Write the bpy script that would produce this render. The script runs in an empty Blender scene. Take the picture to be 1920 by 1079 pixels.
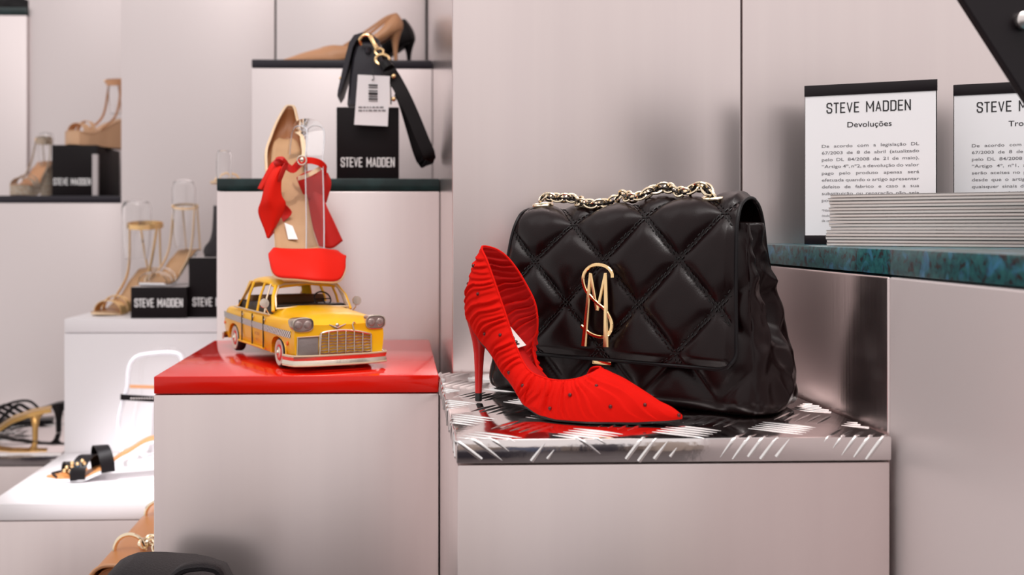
import bpy, bmesh, math, random
from mathutils import Vector, Matrix, noise
random.seed(7)
PI = math.pi
scene = bpy.context.scene
COL = scene.collection
EYE = 1.30                       # camera height above the shop floor

# ------------------------------------------------------------------ camera, world, lights, exposure
YAW = math.radians(2.0); FPX = 2000.0; VPX, VPY = 750.0, 430.0
CXP = VPX + FPX * math.tan(YAW)
cam_d = bpy.data.cameras.new('camera'); cam = bpy.data.objects.new('camera', cam_d); COL.objects.link(cam)
cam.location = (0, 0, EYE); cam.rotation_euler = (PI / 2, 0, -YAW)
cam_d.sensor_width = 36; cam_d.lens = FPX / 1920 * 36
cam_d.shift_x = (960 - CXP) / 1920; cam_d.shift_y = (VPY - 539.5) / 1920
cam_d.clip_start = 0.05
cam_d.dof.use_dof = True; cam_d.dof.focus_distance = 1.14; cam_d.dof.aperture_fstop = 5.6
scene.camera = cam
scene.view_settings.view_transform = 'Standard'; scene.view_settings.look = 'None'
scene.view_settings.gamma = 1; scene.view_settings.use_curve_mapping = False
scene.view_settings.exposure = 0.0
w = bpy.data.worlds.new('world'); scene.world = w; w.use_nodes = True
w.node_tree.nodes['Background'].inputs[0].default_value = (1.0, 0.95, 0.94, 1)
w.node_tree.nodes['Background'].inputs[1].default_value = 0.92

def area(name, loc, target, size, power, color=(1, .95, .92), size_y=None):
    l = bpy.data.lights.new(name, 'AREA'); l.energy = power; l.color = color
    l.shape = 'RECTANGLE'; l.size = size; l.size_y = size_y or size
    o = bpy.data.objects.new(name, l); COL.objects.link(o); o.location = loc
    o.rotation_euler = (Vector(target) - Vector(loc)).to_track_quat('-Z', 'Y').to_euler()
    return o
area('ceiling_light_panel', (0.1, 0.5, 2.95), (0.1, 1.6, 0.8), 1.6, 16, (1, .95, .93), 0.7)
area('ceiling_light_panel', (-1.3, 1.2, 2.95), (-1.1, 2.6, 0.9), 1.2, 4, (1, .96, .96), 0.8)
area('ceiling_light_panel', (1.4, 0.2, 2.95), (0.5, 1.3, 1.1), 0.8, 6, (1, .93, .9), 0.6)
def spot(loc, target, power, ang, color=(1, .97, 1), r=.04, blend=.6):
    l = bpy.data.lights.new('ceiling_spot', 'SPOT'); l.energy = power; l.color = color; l.spot_size = math.radians(ang); l.spot_blend = blend
    l.shadow_soft_size = r
    o = bpy.data.objects.new('ceiling_spot', l); COL.objects.link(o); o.location = loc
    o.rotation_euler = (Vector(target) - Vector(loc)).to_track_quat('-Z', 'Y').to_euler()
spot((-0.75, 1.2, 2.85), (-0.44, 1.96, 0.85), 300, 15)
spot((0.35, 0.25, 2.85), (0.2, 1.1, 1.15), 30, 26, (1, .95, .93))
spot((-0.1, 0.6, 2.85), (-0.08, 1.6, 1.15), 40, 22, (1, .95, .93))

def ray(px, py):
    u = (px - CXP) / FPX; v = (VPY - py) / FPX
    return math.sin(YAW) + u * math.cos(YAW), math.cos(YAW) - u * math.sin(YAW), v
def D(px, py, d):                # the point at distance d into the shop seen at that pixel
    r = ray(px, py); t = d / r[1]; return Vector((r[0] * t, d, EYE + r[2] * t))
def G(px, py, z):                # the point at height z seen at that pixel
    r = ray(px, py); t = (z - EYE) / r[2]; return Vector((r[0] * t, r[1] * t, z))

# ------------------------------------------------------------------ materials
MATS = {}
def mat(name, col, rough=.5, metal=0., spec=.5, coat=0., coat_r=.1, trans=0., ior=1.45, sheen=0., bump=None, var=None, aniso=0., emit=0., sss=0., alpha=1.):
    m = bpy.data.materials.new(name); m.use_nodes = True; nt = m.node_tree; b = nt.nodes['Principled BSDF']
    def S(k, v):
        if k in b.inputs: b.inputs[k].default_value = v
    S('Base Color', (*col, 1)); S('Roughness', rough); S('Metallic', metal); S('Specular IOR Level', spec)
    S('Coat Weight', coat); S('Coat Roughness', coat_r); S('Transmission Weight', trans); S('IOR', ior)
    S('Sheen Weight', sheen); S('Anisotropic', aniso); S('Alpha', alpha)
    if emit: S('Emission Color', (*col, 1)); S('Emission Strength', emit)
    tc = nt.nodes.new('ShaderNodeTexCoord')
    def tex(kind, scale, detail=4, stretch=None):
        n = nt.nodes.new(kind); n.inputs['Scale'].default_value = scale
        if 'Detail' in n.inputs: n.inputs['Detail'].default_value = detail
        if stretch:
            mp = nt.nodes.new('ShaderNodeMapping'); mp.inputs['Scale'].default_value = stretch
            nt.links.new(tc.outputs['Object'], mp.inputs[0]); nt.links.new(mp.outputs[0], n.inputs['Vector'])
        else: nt.links.new(tc.outputs['Object'], n.inputs['Vector'])
        return n
    if bump:                      # (kind, scale, strength, distance, stretch)
        kind, sc, st, ds, stre = bump
        n = tex({'n': 'ShaderNodeTexNoise', 'v': 'ShaderNodeTexVoronoi', 'w': 'ShaderNodeTexWave'}[kind], sc, 5, stre)
        bp = nt.nodes.new('ShaderNodeBump'); bp.inputs['Strength'].default_value = st; bp.inputs['Distance'].default_value = ds
        nt.links.new(n.outputs['Distance' if kind == 'v' else 0], bp.inputs['Height']); nt.links.new(bp.outputs[0], b.inputs['Normal'])
    if var:                       # (scale, colour2, stretch, lo, hi)
        sc, c2, stre, lo, hi = var
        n = tex('ShaderNodeTexNoise', sc, 6, stre)
        r = nt.nodes.new('ShaderNodeValToRGB'); r.color_ramp.elements[0].position = lo; r.color_ramp.elements[1].position = hi
        r.color_ramp.elements[0].color = (*col, 1); r.color_ramp.elements[1].color = (*c2, 1)
        nt.links.new(n.outputs[0], r.inputs[0]); nt.links.new(r.outputs[0], b.inputs['Base Color'])
    MATS[name] = m; return m

mat('aluminium_panel', (.78, .68, .665), .30, .88, bump=('n', 3, .008, .01, (60, 60, .6)), var=(2, (.75, .65, .64), (20, 20, .4), .3, .75))
mat('aluminium_reflection_dark', (.66, .56, .55), .24, 1., bump=('n', 3, .02, .01, (60, 60, .6)))  # counter metal, toned darker and glossier to carry the far block's dark reflections
mat('aluminium_lit_pale', (.74, .665, .66), .42, .4, bump=('n', 3, .008, .01, (60, 60, .6)))  # same counter metal, paler and rougher so the near block looks brightly lit
mat('aluminium_side', (.70, .62, .61), .2, .92, bump=('n', 4, .01, .01, (60, 60, .6)))
mat('pale_panel', (.72, .645, .64), .40, .6)
mat('tread_aluminium', (.80, .74, .73), .1, 1., bump=('n', 60, .12, .002, None))
mat('tread_bar_metal', (.86, .83, .82), .2, 1.)
mat('white_laminate', (.76, .73, .745), .35, coat=.1)
mat('red_gloss', (.66, .009, .003), .13, spec=.4, coat=.12, coat_r=.06)
mat('green_marble_edge', (.004, .016, .016), .25, var=(25, (.01, .035, .035), None, .4, .7))
mat('black_slab', (.014, .010, .018), .35)
mat('steel_edge', (.75, .7, .68), .3, 1.)
mat('gap_black', (.008, .007, .007), .8)
mat('box_black', (.008, .005, .006), .45, spec=.2)
mat('box_inside', (.55, .5, .5), .5)
mat('lettering_white', (.85, .84, .84), .5)
mat('ink', (.02, .018, .02), .6)
mat('ink_grey', (.16, .15, .16), .6)
mat('paper', (.95, .93, .95), .6)
mat('booklet_paper', (.80, .71, .67), .6)
mat('booklet_cover', (.36, .31, .30), .5)
mat('frame_black', (.011, .007, .009), .4, spec=.3)
mat('black_leather', (.0070, .0020, .0022), .30, spec=.20, coat=.10, coat_r=.18, bump=('v', 900, .12, .0006, None))
mat('black_leather_plain', (.006, .0045, .0055), .4, spec=.25, bump=('v', 700, .12, .0006, None))
mat('black_grain_leather', (.006, .0045, .006), .5, spec=.25, bump=('v', 420, .5, .001, None))
mat('thread_black', (.004, .003, .003), .35)
mat('aged_cream', (.66, .52, .36), .38, .35)
mat('gold', (.95, .66, .34), .12, 1.)
mat('pale_gold', (.93, .78, .56), .16, 1.)
mat('red_mesh', (.66, .007, .003), .75, spec=.08, bump=('n', 900, .25, .0006, None))
mat('red_suede', (.55, .006, .005), .75, spec=.3)
mat('red_heel', (.62, .008, .006), .3)
mat('crystal_red', (.10, .004, .004), .25, spec=.5)
mat('sole_black', (.008, .006, .006), .4)
mat('label_white', (.82, .8, .78), .5)
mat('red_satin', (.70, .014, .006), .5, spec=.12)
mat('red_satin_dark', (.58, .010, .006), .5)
mat('nude_leather', (.52, .30, .155), .4, var=(30, (.46, .26, .13), None, .3, .7))
mat('brown_lining', (.34, .13, .045), .5)
mat('cream_edge', (.85, .62, .40), .4)
mat('clear_edge', (.95, .96, 1), .08, trans=.55, ior=1.4)
mat('clear_acrylic', (1, 1, 1), .02, trans=1., ior=1.35, spec=.5)
mat('taxi_yellow', (.84, .45, .005), .3, spec=.4, coat=.2, coat_r=.15, var=(14, (.78, .36, .004), None, .45, .75), bump=('n', 90, .08, .001, None))
mat('taxi_interior', (.12, .05, .012), .6)
mat('taxi_dark', (.012, .010, .010), .5)
mat('rubber', (.012, .012, .014), .6)
mat('white_enamel', (.58, .50, .42), .4)
mat('aged_chrome', (.72, .62, .52), .26, 1., bump=('n', 120, .2, .001, None))
mat('grille_bar', (.42, .30, .23), .4, .8)
mat('lamp_glass', (.30, .22, .2), .18, .3, coat=.7, bump=('n', 300, .2, .001, None))
mat('panel_grey', (.24, .20, .19), .5, .3, bump=('n', 250, .5, .001, None))
mat('amber_lamp', (.8, .12, .01), .3)
mat('tan_leather', (.58, .235, .075), .38, spec=.45, bump=('n', 260, .1, .001, None))
mat('tan_pump', (.60, .30, .15), .35)
mat('wedge_tan', (.68, .41, .24), .5)
mat('grey_leather', (.030, .027, .036), .4)
mat('glitter', (.75, .52, .36), .25, .6, bump=('v', 260, 1., .004, None), var=(180, (.95, .85, .7), None, .4, .6))
mat('gold_leather', (.85, .55, .25), .25, .6)
mat('gold_metallic', (.72, .45, .16), .25, .9)
mat('mesh_black', (.02, .015, .018), .6)
mat('blue_gem', (.02, .25, .6), .1, coat=1.)
mat('white_outsole', (.8, .8, .82), .4)
mat('floor_stone', (.10, .085, .09), .35, var=(3, (.14, .12, .12), None, .3, .7))
mat('ceiling_paint', (.6, .58, .57), .8)
mat('cream_wall', (.62, .52, .45), .7)
mat('dark_fixture', (.05, .045, .06), .5)
mat('blue_fixture', (.12, .16, .26), .5)
# green marble: turquoise ground with brown veins and blue cloudy patches
m = mat('green_marble', (.02, .10, .11), .28, coat=.3)
nt = m.node_tree; b = nt.nodes['Principled BSDF']; tc = nt.nodes.new('ShaderNodeTexCoord')
def _noise(sc, det, dist=0.):
    n = nt.nodes.new('ShaderNodeTexNoise'); n.inputs['Scale'].default_value = sc; n.inputs['Detail'].default_value = det
    n.inputs['Distortion'].default_value = dist; nt.links.new(tc.outputs['Object'], n.inputs['Vector']); return n
def _ramp(n, stops):
    r = nt.nodes.new('ShaderNodeValToRGB'); e = r.color_ramp.elements
    e[0].position, e[0].color = stops[0][0], (*stops[0][1], 1); e[1].position, e[1].color = stops[-1][0], (*stops[-1][1], 1)
    for p, c in stops[1:-1]: x = e.new(p); x.color = (*c, 1)
    nt.links.new(n.outputs[0], r.inputs[0]); return r
r1 = _ramp(_noise(150, 8, .6), [(.36, (.028, .02, .022)), (.46, (.018, .085, .095)), (.7, (.03, .15, .15))])
r2 = _ramp(_noise(48, 5, .8), [(.55, (0, 0, 0)), (.72, (1, 1, 1))])
mx = nt.nodes.new('ShaderNodeMixRGB'); mx.inputs[2].default_value = (.06, .22, .38, 1)
nt.links.new(r2.outputs[0], mx.inputs[0]); nt.links.new(r1.outputs[0], mx.inputs[1]); nt.links.new(mx.outputs[0], b.inputs['Base Color'])
# taxi checker band: flat print
m = mat('checker_print', (.8, .78, .72), .4); nt = m.node_tree; b = nt.nodes['Principled BSDF']
tc = nt.nodes.new('ShaderNodeTexCoord'); ck = nt.nodes.new('ShaderNodeTexChecker'); ck.inputs['Scale'].default_value = 333
mp = nt.nodes.new('ShaderNodeMapping'); mp.inputs['Scale'].default_value = (1, 0, 1); mp.inputs['Location'].default_value = (0, .0001, 0)
ck.inputs[1].default_value = (.8, .78, .72, 1); ck.inputs[2].default_value = (.02, .02, .03, 1)
nt.links.new(tc.outputs['Object'], mp.inputs[0]); nt.links.new(mp.outputs[0], ck.inputs[0]); nt.links.new(ck.outputs[0], b.inputs['Base Color'])

# ------------------------------------------------------------------ mesh helpers
def lerp(a, b, t): return a + (b - a) * t
def interp(tab, x):
    if x <= tab[0][0]: return tab[0][1]
    for (a, p), (c, q) in zip(tab, tab[1:]):
        if x <= c:
            t = (x - a) / (c - a); t = t * t * (3 - 2 * t) * .35 + t * .65
            return p + (q - p) * t
    return tab[-1][1]
def spline(pts, n):
    """Catmull-Rom through tuples of any length, n samples"""
    P = [tuple(p) for p in pts]; P = [tuple(2 * a - b for a, b in zip(P[0], P[1]))] + P + [tuple(2 * a - b for a, b in zip(P[-1], P[-2]))]
    out = []; m_ = len(P) - 3
    for i in range(n):
        t = i / (n - 1) * m_; k = min(int(t), m_ - 1); t -= k
        p0, p1, p2, p3 = P[k:k + 4]
        out.append(tuple(.5 * (2 * b_ + (c - a) * t + (2 * a - 5 * b_ + 4 * c - d) * t * t + (3 * b_ - a - 3 * c + d) * t ** 3) for a, b_, c, d in zip(p0, p1, p2, p3)))
    return out
class MB:
    def __init__(s): s.v = []; s.f = []
    def add(s, vs, fs):
        n = len(s.v); s.v += [tuple(v) for v in vs]; s.f += [tuple(i + n for i in f) for f in fs]; return s
    def box(s, x0, x1, y0, y1, z0, z1, M=None, bev=0.):
        if bev > 0:
            bm = bmesh.new(); bmesh.ops.create_cube(bm, size=1)
            for v in bm.verts: v.co = Vector(((x0 + x1) / 2 + v.co.x * (x1 - x0), (y0 + y1) / 2 + v.co.y * (y1 - y0), (z0 + z1) / 2 + v.co.z * (z1 - z0)))
            bmesh.ops.bevel(bm, geom=bm.edges[:], offset=bev, segments=3 if bev > .002 else 2, profile=.5, affect='EDGES')
            vs = [v.co.copy() for v in bm.verts]; fs = [[v.index for v in f.verts] for f in bm.faces]; bm.free()
        else:
            vs = [Vector((x, y, z)) for z in (z0, z1) for y in (y0, y1) for x in (x0, x1)]
            fs = [(0, 2, 3, 1), (4, 5, 7, 6), (0, 1, 5, 4), (2, 6, 7, 3), (0, 4, 6, 2), (1, 3, 7, 5)]
        if M: vs = [M @ v for v in vs]
        return s.add(vs, fs)
    def grid(s, P, cu=False, cv=False):
        n, m_ = len(P), len(P[0]); fs = []
        for i in range(n if cu else n - 1):
            for j in range(m_ if cv else m_ - 1):
                a, b_ = i * m_ + j, ((i + 1) % n) * m_ + j; c, d = ((i + 1) % n) * m_ + (j + 1) % m_, i * m_ + (j + 1) % m_
                fs.append((a, b_, c, d))
        return s.add([p for r in P for p in r], fs)
    def loft(s, rings, cap=True):
        m_ = len(rings[0]); n = len(s.v); s.grid(rings, cv=True)
        if cap: s.f.append(tuple(n + j for j in range(m_))); s.f.append(tuple(n + (len(rings) - 1) * m_ + j for j in reversed(range(m_))))
        return s
    def tube(s, pts, r, n=8, closed=False, prof=None, up=None, cap=True):
        """round tube, or a swept profile [(a, b)] with a across and b along the up direction"""
        pts = [Vector(p) for p in pts]; k = len(pts); rings = []; nrm = None
        for i, p in enumerate(pts):
            if closed: t = pts[(i + 1) % k] - pts[i - 1]
            else: t = pts[min(i + 1, k - 1)] - pts[max(i - 1, 0)]
            t = t.normalized() if t.length > 1e-9 else Vector((0, 0, 1))
            if up is not None:
                u_ = Vector(up[i] if isinstance(up, list) else up); side = t.cross(u_)
                side = side.normalized() if side.length > 1e-6 else t.orthogonal().normalized(); nn = side.cross(t)
            else:
                if nrm is None: nrm = t.orthogonal().normalized()
                nrm = (nrm - t * nrm.dot(t)).normalized(); nn = nrm; side = t.cross(nn)
            rr = r[i] if isinstance(r, (list, tuple)) else r
            if prof: rings.append([p + side * a * rr + nn * b_ * rr for a, b_ in prof])
            else: rings.append([p + (side * math.cos(2 * PI * j / n) + nn * math.sin(2 * PI * j / n)) * rr for j in range(n)])
        if closed: s.grid(rings, cu=True, cv=True)
        else: s.loft(rings, cap)
        return s
    def lathe(s, prof, n=24, M=None, ax=None):
        rings = [[Vector((r * math.cos(2 * PI * j / n), r * math.sin(2 * PI * j / n), z)) for j in range(n)] for r, z in prof]
        if M: rings = [[M @ p for p in R] for R in rings]
        return s.loft(rings)
    def ball(s, c, r, n=12, m_=8):
        r = r if isinstance(r, (tuple, list)) else (r, r, r)
        rings = [[Vector((c[0] + r[0] * math.sin(PI * i / m_) * math.cos(2 * PI * j / n), c[1] + r[1] * math.sin(PI * i / m_) * math.sin(2 * PI * j / n), c[2] - r[2] * math.cos(PI * i / m_))) for j in range(n)] for i in range(m_ + 1)]
        rings[0] = [p + Vector((0, 0, 0)) for p in rings[0]]
        return s.loft(rings, cap=False)
    def build(s, name, material, parent=None, smooth=True, ang=38, solid=0., sub=0, off=0., bevel=0., kind=None, label=None):
        me = bpy.data.meshes.new(name); me.from_pydata(s.v, [], s.f)
        bm = bmesh.new(); bm.from_mesh(me)
        bmesh.ops.remove_doubles(bm, verts=bm.verts, dist=1e-6)
        bmesh.ops.recalc_face_normals(bm, faces=bm.faces); bm.to_mesh(me); bm.free()
        me.materials.append(MATS[material])
        if smooth: me.shade_smooth(); me.set_sharp_from_angle(angle=math.radians(ang))
        o = bpy.data.objects.new(name, me); COL.objects.link(o)
        if parent: o.parent = parent
        if solid: md = o.modifiers.new('thickness', 'SOLIDIFY'); md.thickness = solid; md.offset = off
        if bevel: md = o.modifiers.new('bevel', 'BEVEL'); md.width = bevel; md.segments = 2; md.limit_method = 'ANGLE'
        if sub: md = o.modifiers.new('smooth', 'SUBSURF'); md.levels = sub; md.render_levels = sub
        if kind: o['kind'] = kind
        if label: o['label'] = label
        return o
def thing(name, label, cat, loc=(0, 0, 0), rz=0., group=None, scale=1.):
    o = bpy.data.objects.new(name, None); COL.objects.link(o); o.location = loc; o.rotation_euler = (0, 0, rz); o.scale = (scale,) * 3
    o.empty_display_size = .02
    o['label'] = label; o['category'] = cat
    if group: o['group'] = group
    return o
def struct(name):
    o = bpy.data.objects.new(name, None); COL.objects.link(o); o['kind'] = 'structure'; return o
_glyph = {}
def text_mesh(body, size=1., bold=0.):
    cu = bpy.data.curves.new('lettering', 'FONT'); cu.body = body; cu.size = size; cu.extrude = 0; cu.offset = bold; cu.resolution_u = 3
    o = bpy.data.objects.new('lettering', cu); COL.objects.link(o)
    bpy.context.view_layer.update()
    me = bpy.data.meshes.new_from_object(o.evaluated_get(bpy.context.evaluated_depsgraph_get()))
    vs = [v.co.copy() for v in me.vertices]; fs = [tuple(p.vertices) for p in me.polygons]
    bpy.data.objects.remove(o); bpy.data.curves.remove(cu); bpy.data.meshes.remove(me)
    return vs, fs
def text(mb, body, origin, ex, ez, height, width=None, bold=0., align='l', sx=1.):
    """flat letters: capital height 'height', squeezed to 'width' when given, lying along ex / ez"""
    vs, fs = text_mesh(body, 1., bold)
    if not vs: return 0
    x0 = min(v.x for v in vs); x1 = max(v.x for v in vs); k = height / .73
    kx = (width / (x1 - x0)) if width else k * sx
    W = (x1 - x0) * kx; sh = {'l': 0, 'c': -W / 2, 'r': -W}[align]
    ex, ez = Vector(ex), Vector(ez); o = Vector(origin)
    mb.add([o + ex * ((v.x - x0) * kx + sh) + ez * (v.y * k) for v in vs], fs); return W
_CG = {'S': [[(1, .74), (1, .87), (.78, 1), (.22, 1), (0, .87), (0, .66), (.15, .56), (.85, .44), (1, .34), (1, .13), (.78, 0), (.22, 0), (0, .13), (0, .26)]],
       'T': [[(0, 1), (1, 1)], [(.5, 1), (.5, 0)]], 'E': [[(1, 1), (0, 1), (0, 0), (1, 0)], [(0, .5), (.85, .5)]], 'V': [[(0, 1), (.5, 0), (1, 1)]],
       'M': [[(0, 0), (0, 1), (.5, .30), (1, 1), (1, 0)]], 'A': [[(0, 0), (.5, 1), (1, 0)], [(.2, .3), (.8, .3)]],
       'D': [[(0, 0), (0, 1), (.72, 1), (1, .88), (1, .12), (.72, 0), (0, 0)]], 'N': [[(0, 0), (0, 1), (1, 0), (1, 1)]]}
def gothic(mb, body, origin, ex, ez, height, width, t=.17):
    """narrow block capitals centred on origin; t is the stroke weight as a share of the height"""
    ex, ez, o = Vector(ex), Vector(ez), Vector(origin); adv = []; x = 0
    for c in body:
        wd = .22 if c == ' ' else (.50 if c == 'M' else .30 if c in 'ET' else .36); adv.append((c, x, wd)); x += wd + t + .09
    W_ = x - .09; kx = width / W_; tx_ = t
    nrm_ = ez.cross(ex).normalized() * -1; cnt = 0
    for c, x0, wd in adv:
        for line in _CG.get(c, ()):
            P_ = [((x0 + t / 2 + a * wd) * kx - width / 2, (t / 2 + b_ * (1 - t)) * height) for a, b_ in line]
            for (ax, ay), (bx, by) in zip(P_, P_[1:]):
                L = math.hypot(bx - ax, by - ay) or 1; ux, uy = (bx - ax) / L, (by - ay) / L; h = t * height / 2 * (.8 if c in 'VAMN' and abs(ux) > .05 and abs(uy) > .05 else 1)
                ext = h * (.95 if abs(ux) < .05 or abs(uy) < .05 else .4)
                q = [(ax - ux * ext - uy * h, ay - uy * ext + ux * h), (ax - ux * ext + uy * h, ay - uy * ext - ux * h), (bx + ux * ext + uy * h, by + uy * ext - ux * h), (bx + ux * ext - uy * h, by + uy * ext + ux * h)]
                cnt += 1; lay = nrm_ * (.00006 * (cnt % 3))
                mb.add([o + lay + ex * u_ + ez * max(0, min(height, v_)) for u_, v_ in q], [(0, 1, 2, 3)])
# ------------------------------------------------------------------ the shop shell and the stepped wall
XA, XB, XC, XR = -.675, -.302, .052, .434      # plinth boundaries, module 0.375 m
ZT = EYE - .181; ZL = .85; Z0 = .58
s_ = struct('floor'); MB().box(-4, 4, -4.6, 4.4, -.05, 0).build('floor_slab', 'floor_stone', s_, smooth=False)
# far side of the shop, behind the photographer: only ever seen mirrored in the metal
s_ = struct('wall_front')
MB().box(-4, 4, -4.7, -4.6, 0, .9).build('low_wall', 'cream_wall', s_, smooth=False)
MB().box(-1.25, -.3, -2.3, -1.3, 0, .62).build('dark_reflected_block', 'dark_fixture', s_, smooth=False)  # unseen dark block, added for its reflection in the taxi plinth's face
for i, x in enumerate((-3.0, -1.9, -.9, .2, 1.2, 2.3)):
    MB().box(x, x + .62, -4.58, -4.2, 0, (1.1, 1.5, .8, 1.3, 1.6, 1.)[i]).build('wall_cabinet', ('dark_fixture', 'cream_wall', 'blue_fixture', 'dark_fixture', 'cream_wall', 'dark_fixture')[i], s_, smooth=False)
def panel(parent, x0, x1, y0, y1, z0, z1, m='aluminium_panel', bev=.0012, name='wall_panel'):
    return MB().box(x0, x1, y0, y1, z0, z1, bev=bev).build(name, m, parent)
wb = struct('wall_back')                                             # the deep wall on the left
MB().box(-2.4, 1.4, 3.44, 3.48, 0, 3.1).build('backing', 'gap_black', wb, smooth=False)
panel(wb, -1.66, -1.05, 3.38, 3.42, 0, 3.05, 'pale_panel'); panel(wb, -1.0515, XA, 3.06, 3.42, 0, 3.05, 'pale_panel')
wm = struct('wall_left')                                             # the nearer wall carrying the step pyramid
panel(wm, -.665, -.3005, 2.57, 3.37, 0, 3.05, 'pale_panel'); panel(wm, -.2965, .062, 2.57, 3.37, 0, 3.05, 'pale_panel')
MB().box(-.3005, -.2965, 2.576, 3.3, 0, 3.05).build('gap', 'gap_black', wm, smooth=False)
wr = struct('wall_right')                                            # the column and wall behind the handbag
panel(wr, .0665, XR, 1.345, 2.55, 0, 3.05, 'aluminium_panel', .0015)
panel(wr, .0664, .0668, 1.36, 2.55, 0, 3.04, 'aluminium_side', 0., 'side_panel')
panel(wr, XR + .0022, 1.30, 1.345, 2.5, 0, 3.05, 'aluminium_panel', .0015)
MB().box(XR - .001, XR + .004, 1.352, 2.4, 0, 3.05).build('gap', 'gap_black', wr, smooth=False)

def plinth(label, x0, x1, y0, y1, top, slab_t, slab_m, body_m='aluminium_panel', slab_name='top_slab', over=.0, group=None, z0=0., bev=.0015):
    c = ((x0 + x1) / 2, (y0 + y1) / 2)
    t = thing('display_plinth', label, 'plinth', (c[0], c[1], z0), group=group)
    hx, hy = (x1 - x0) / 2, (y1 - y0) / 2; h = top - z0
    MB().box(-hx, hx, -hy, hy, 0, h - slab_t - .0012, bev=bev).build('body', body_m, t)
    MB().box(-hx - over, hx + over, -hy - over, hy + over, h - slab_t, h, bev=min(.0015, slab_t / 4)).build(slab_name, slab_m, t)
    return t
red_plinth = plinth('plinth under the toy taxi with thick glossy red top', XB, .0478, 1.32, 1.745, ZT, .0215, 'red_gloss')
plinth('tall metal plinth behind the taxi with dark green stone top', XB, .0655, 1.77, 2.165, EYE + .084, .0205, 'green_marble_edge', 'aluminium_panel')
plinth('highest metal plinth with black top carrying the tan slingback shoe', -.30, .0655, 2.17, 2.568, EYE + .344, .0165, 'black_slab', 'pale_panel')
plinth('white plinth left of the taxi carrying two low shoe boxes', XA, XB - .005, 2.17, 2.565, ZT, .028, 'white_laminate', 'white_laminate')
plinth('low brightly lit white plinth at lower left carrying a jewelled slide', XA, XB - .005, 1.77, 2.165, ZL, .028, 'white_laminate', 'aluminium_panel')
plinth('plinth at far left with black top carrying a glitter sandal', -1.05, XA - .005, 2.72, 3.048, EYE + .0845, .0175, 'black_slab', 'pale_panel')
plinth('tallest far-left plinth with dark green top under a dark shoe', -1.44, -1.053, 3.05, 3.375, EYE + .627, .022, 'green_marble_edge', 'pale_panel')
lt = plinth('low plinth at far left with worn tread-plate top under gold and black heels', -1.05, XA - .005, 2.17, 2.715, ZL, .026, 'tread_aluminium', 'aluminium_panel')
plinth('lowest metal plinth at bottom left under the tan and black handbags', XA, XB - .004, .80, 1.765, Z0, .02, 'white_laminate')

# treadplate: five-bar relief folded over the front and the left edge
def tread_bars(parent, x0, x1, y0, y1, top, thick, cell=.065, ang=-37, L=.049, wd=.0043, hgt=.0013, seg=10, only_top=False, maxn=300, ox=.012, oy=.062, mat_='tread_bar_metal'):
    ca, sa = math.cos(math.radians(ang)), math.sin(math.radians(ang)); n = 0
    R = .0015
    def fold(x, y, h):
        # unfolded plane coordinates -> on the plate; beyond the front or the left edge it goes down the face
        if y < y0: return Vector((x, y0 - h, top - (y0 - y)))
        if x < x0 and not only_top: return Vector((x0 - h, y, top - (x0 - x)))
        return Vector((x, y, top + h))
    for i in range(-14, 15):
        for j in range(-14, 15):
            for k in range(5):
                # bar centre in pattern space
                if (i + j) % 2 == 0: cx_, cy_, dx, dy = i * cell, j * cell + (k - 2) * .0098, 1, 0
                else: cx_, cy_, dx, dy = i * cell + (k - 2) * .0098, j * cell, 0, 1
                X = x0 + ox + cx_ * ca - cy_ * sa + .17; Y = y0 + oy + cx_ * sa + cy_ * ca + .15
                ddx, ddy = dx * ca - dy * sa, dx * sa + dy * ca
                lo = hi = None; st = []
                for q in range(seg + 1):
                    t = q / seg * 2 - 1; px_, py_ = X + ddx * t * L / 2, Y + ddy * t * L / 2
                    ok = px_ <= x1 - .001 and py_ <= y1 - .001 and py_ >= y0 - thick + .001 and (px_ >= x0 + .001 if (only_top or py_ < y0) else px_ >= x0 - thick + .001)
                    st.append((t, px_, py_, ok))
                st = [a for a in st if a[3]]
                if len(st) < 3 or n >= maxn: continue
                rings = []
                for t, px_, py_, _ in st:
                    e = max(0., 1 - abs(t) ** 2.2); ww = wd / 2 * (.18 + .82 * e); hh = hgt * (.15 + .85 * e)
                    row = []
                    for a, hf in ((-1, -.3), (-.45, .85), (0, 1), (.45, .85), (1, -.3)):
                        row.append(fold(px_ - ddy * a * ww, py_ + ddx * a * ww, hh * hf))
                    rings.append(row)
                mb = MB(); mb.loft(rings); o = mb.build('tread_bar', mat_, parent, ang=80); n += 1
    return n
tp = thing('display_plinth', 'front plinth with bright five-bar tread-plate top under the red pump', 'plinth', (0, 0, 0))
MB().box(.0495, .4275, .917, 1.338, 0, ZT - .0225, bev=.0015).build('body', 'aluminium_panel', tp)
MB().box(.0485, .4285, .9155, 1.339, ZT - .021, ZT, bev=.0014).build('tread_plate', 'tread_aluminium', tp)
print('bars', tread_bars(tp, .0485, .4285, .9155, 1.339, ZT, .021))
for o in list(tp.children):                                          # give the thing an origin at its base
    o.location = (-.238, -1.128, 0)
tp.location = (.238, 1.128, 0)
tp2 = bpy.data.objects.new('relief', None); COL.objects.link(tp2)
mbr = MB()
before = set(bpy.data.objects)
tread_bars(tp2, -1.05, XA - .005, 2.17, 2.715, ZL, .026, only_top=True, maxn=200)
rel = [o for o in bpy.data.objects if o not in before]
for o in rel: mbr.add([v.co - Vector((lt.location.x, lt.location.y, 0)) for v in o.data.vertices], [tuple(p.vertices) for p in o.data.polygons])
for o in rel: bpy.data.objects.remove(o)
bpy.data.objects.remove(tp2)
mbr.build('tread_relief', 'tread_bar_metal', lt, ang=80, kind='stuff')

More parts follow.
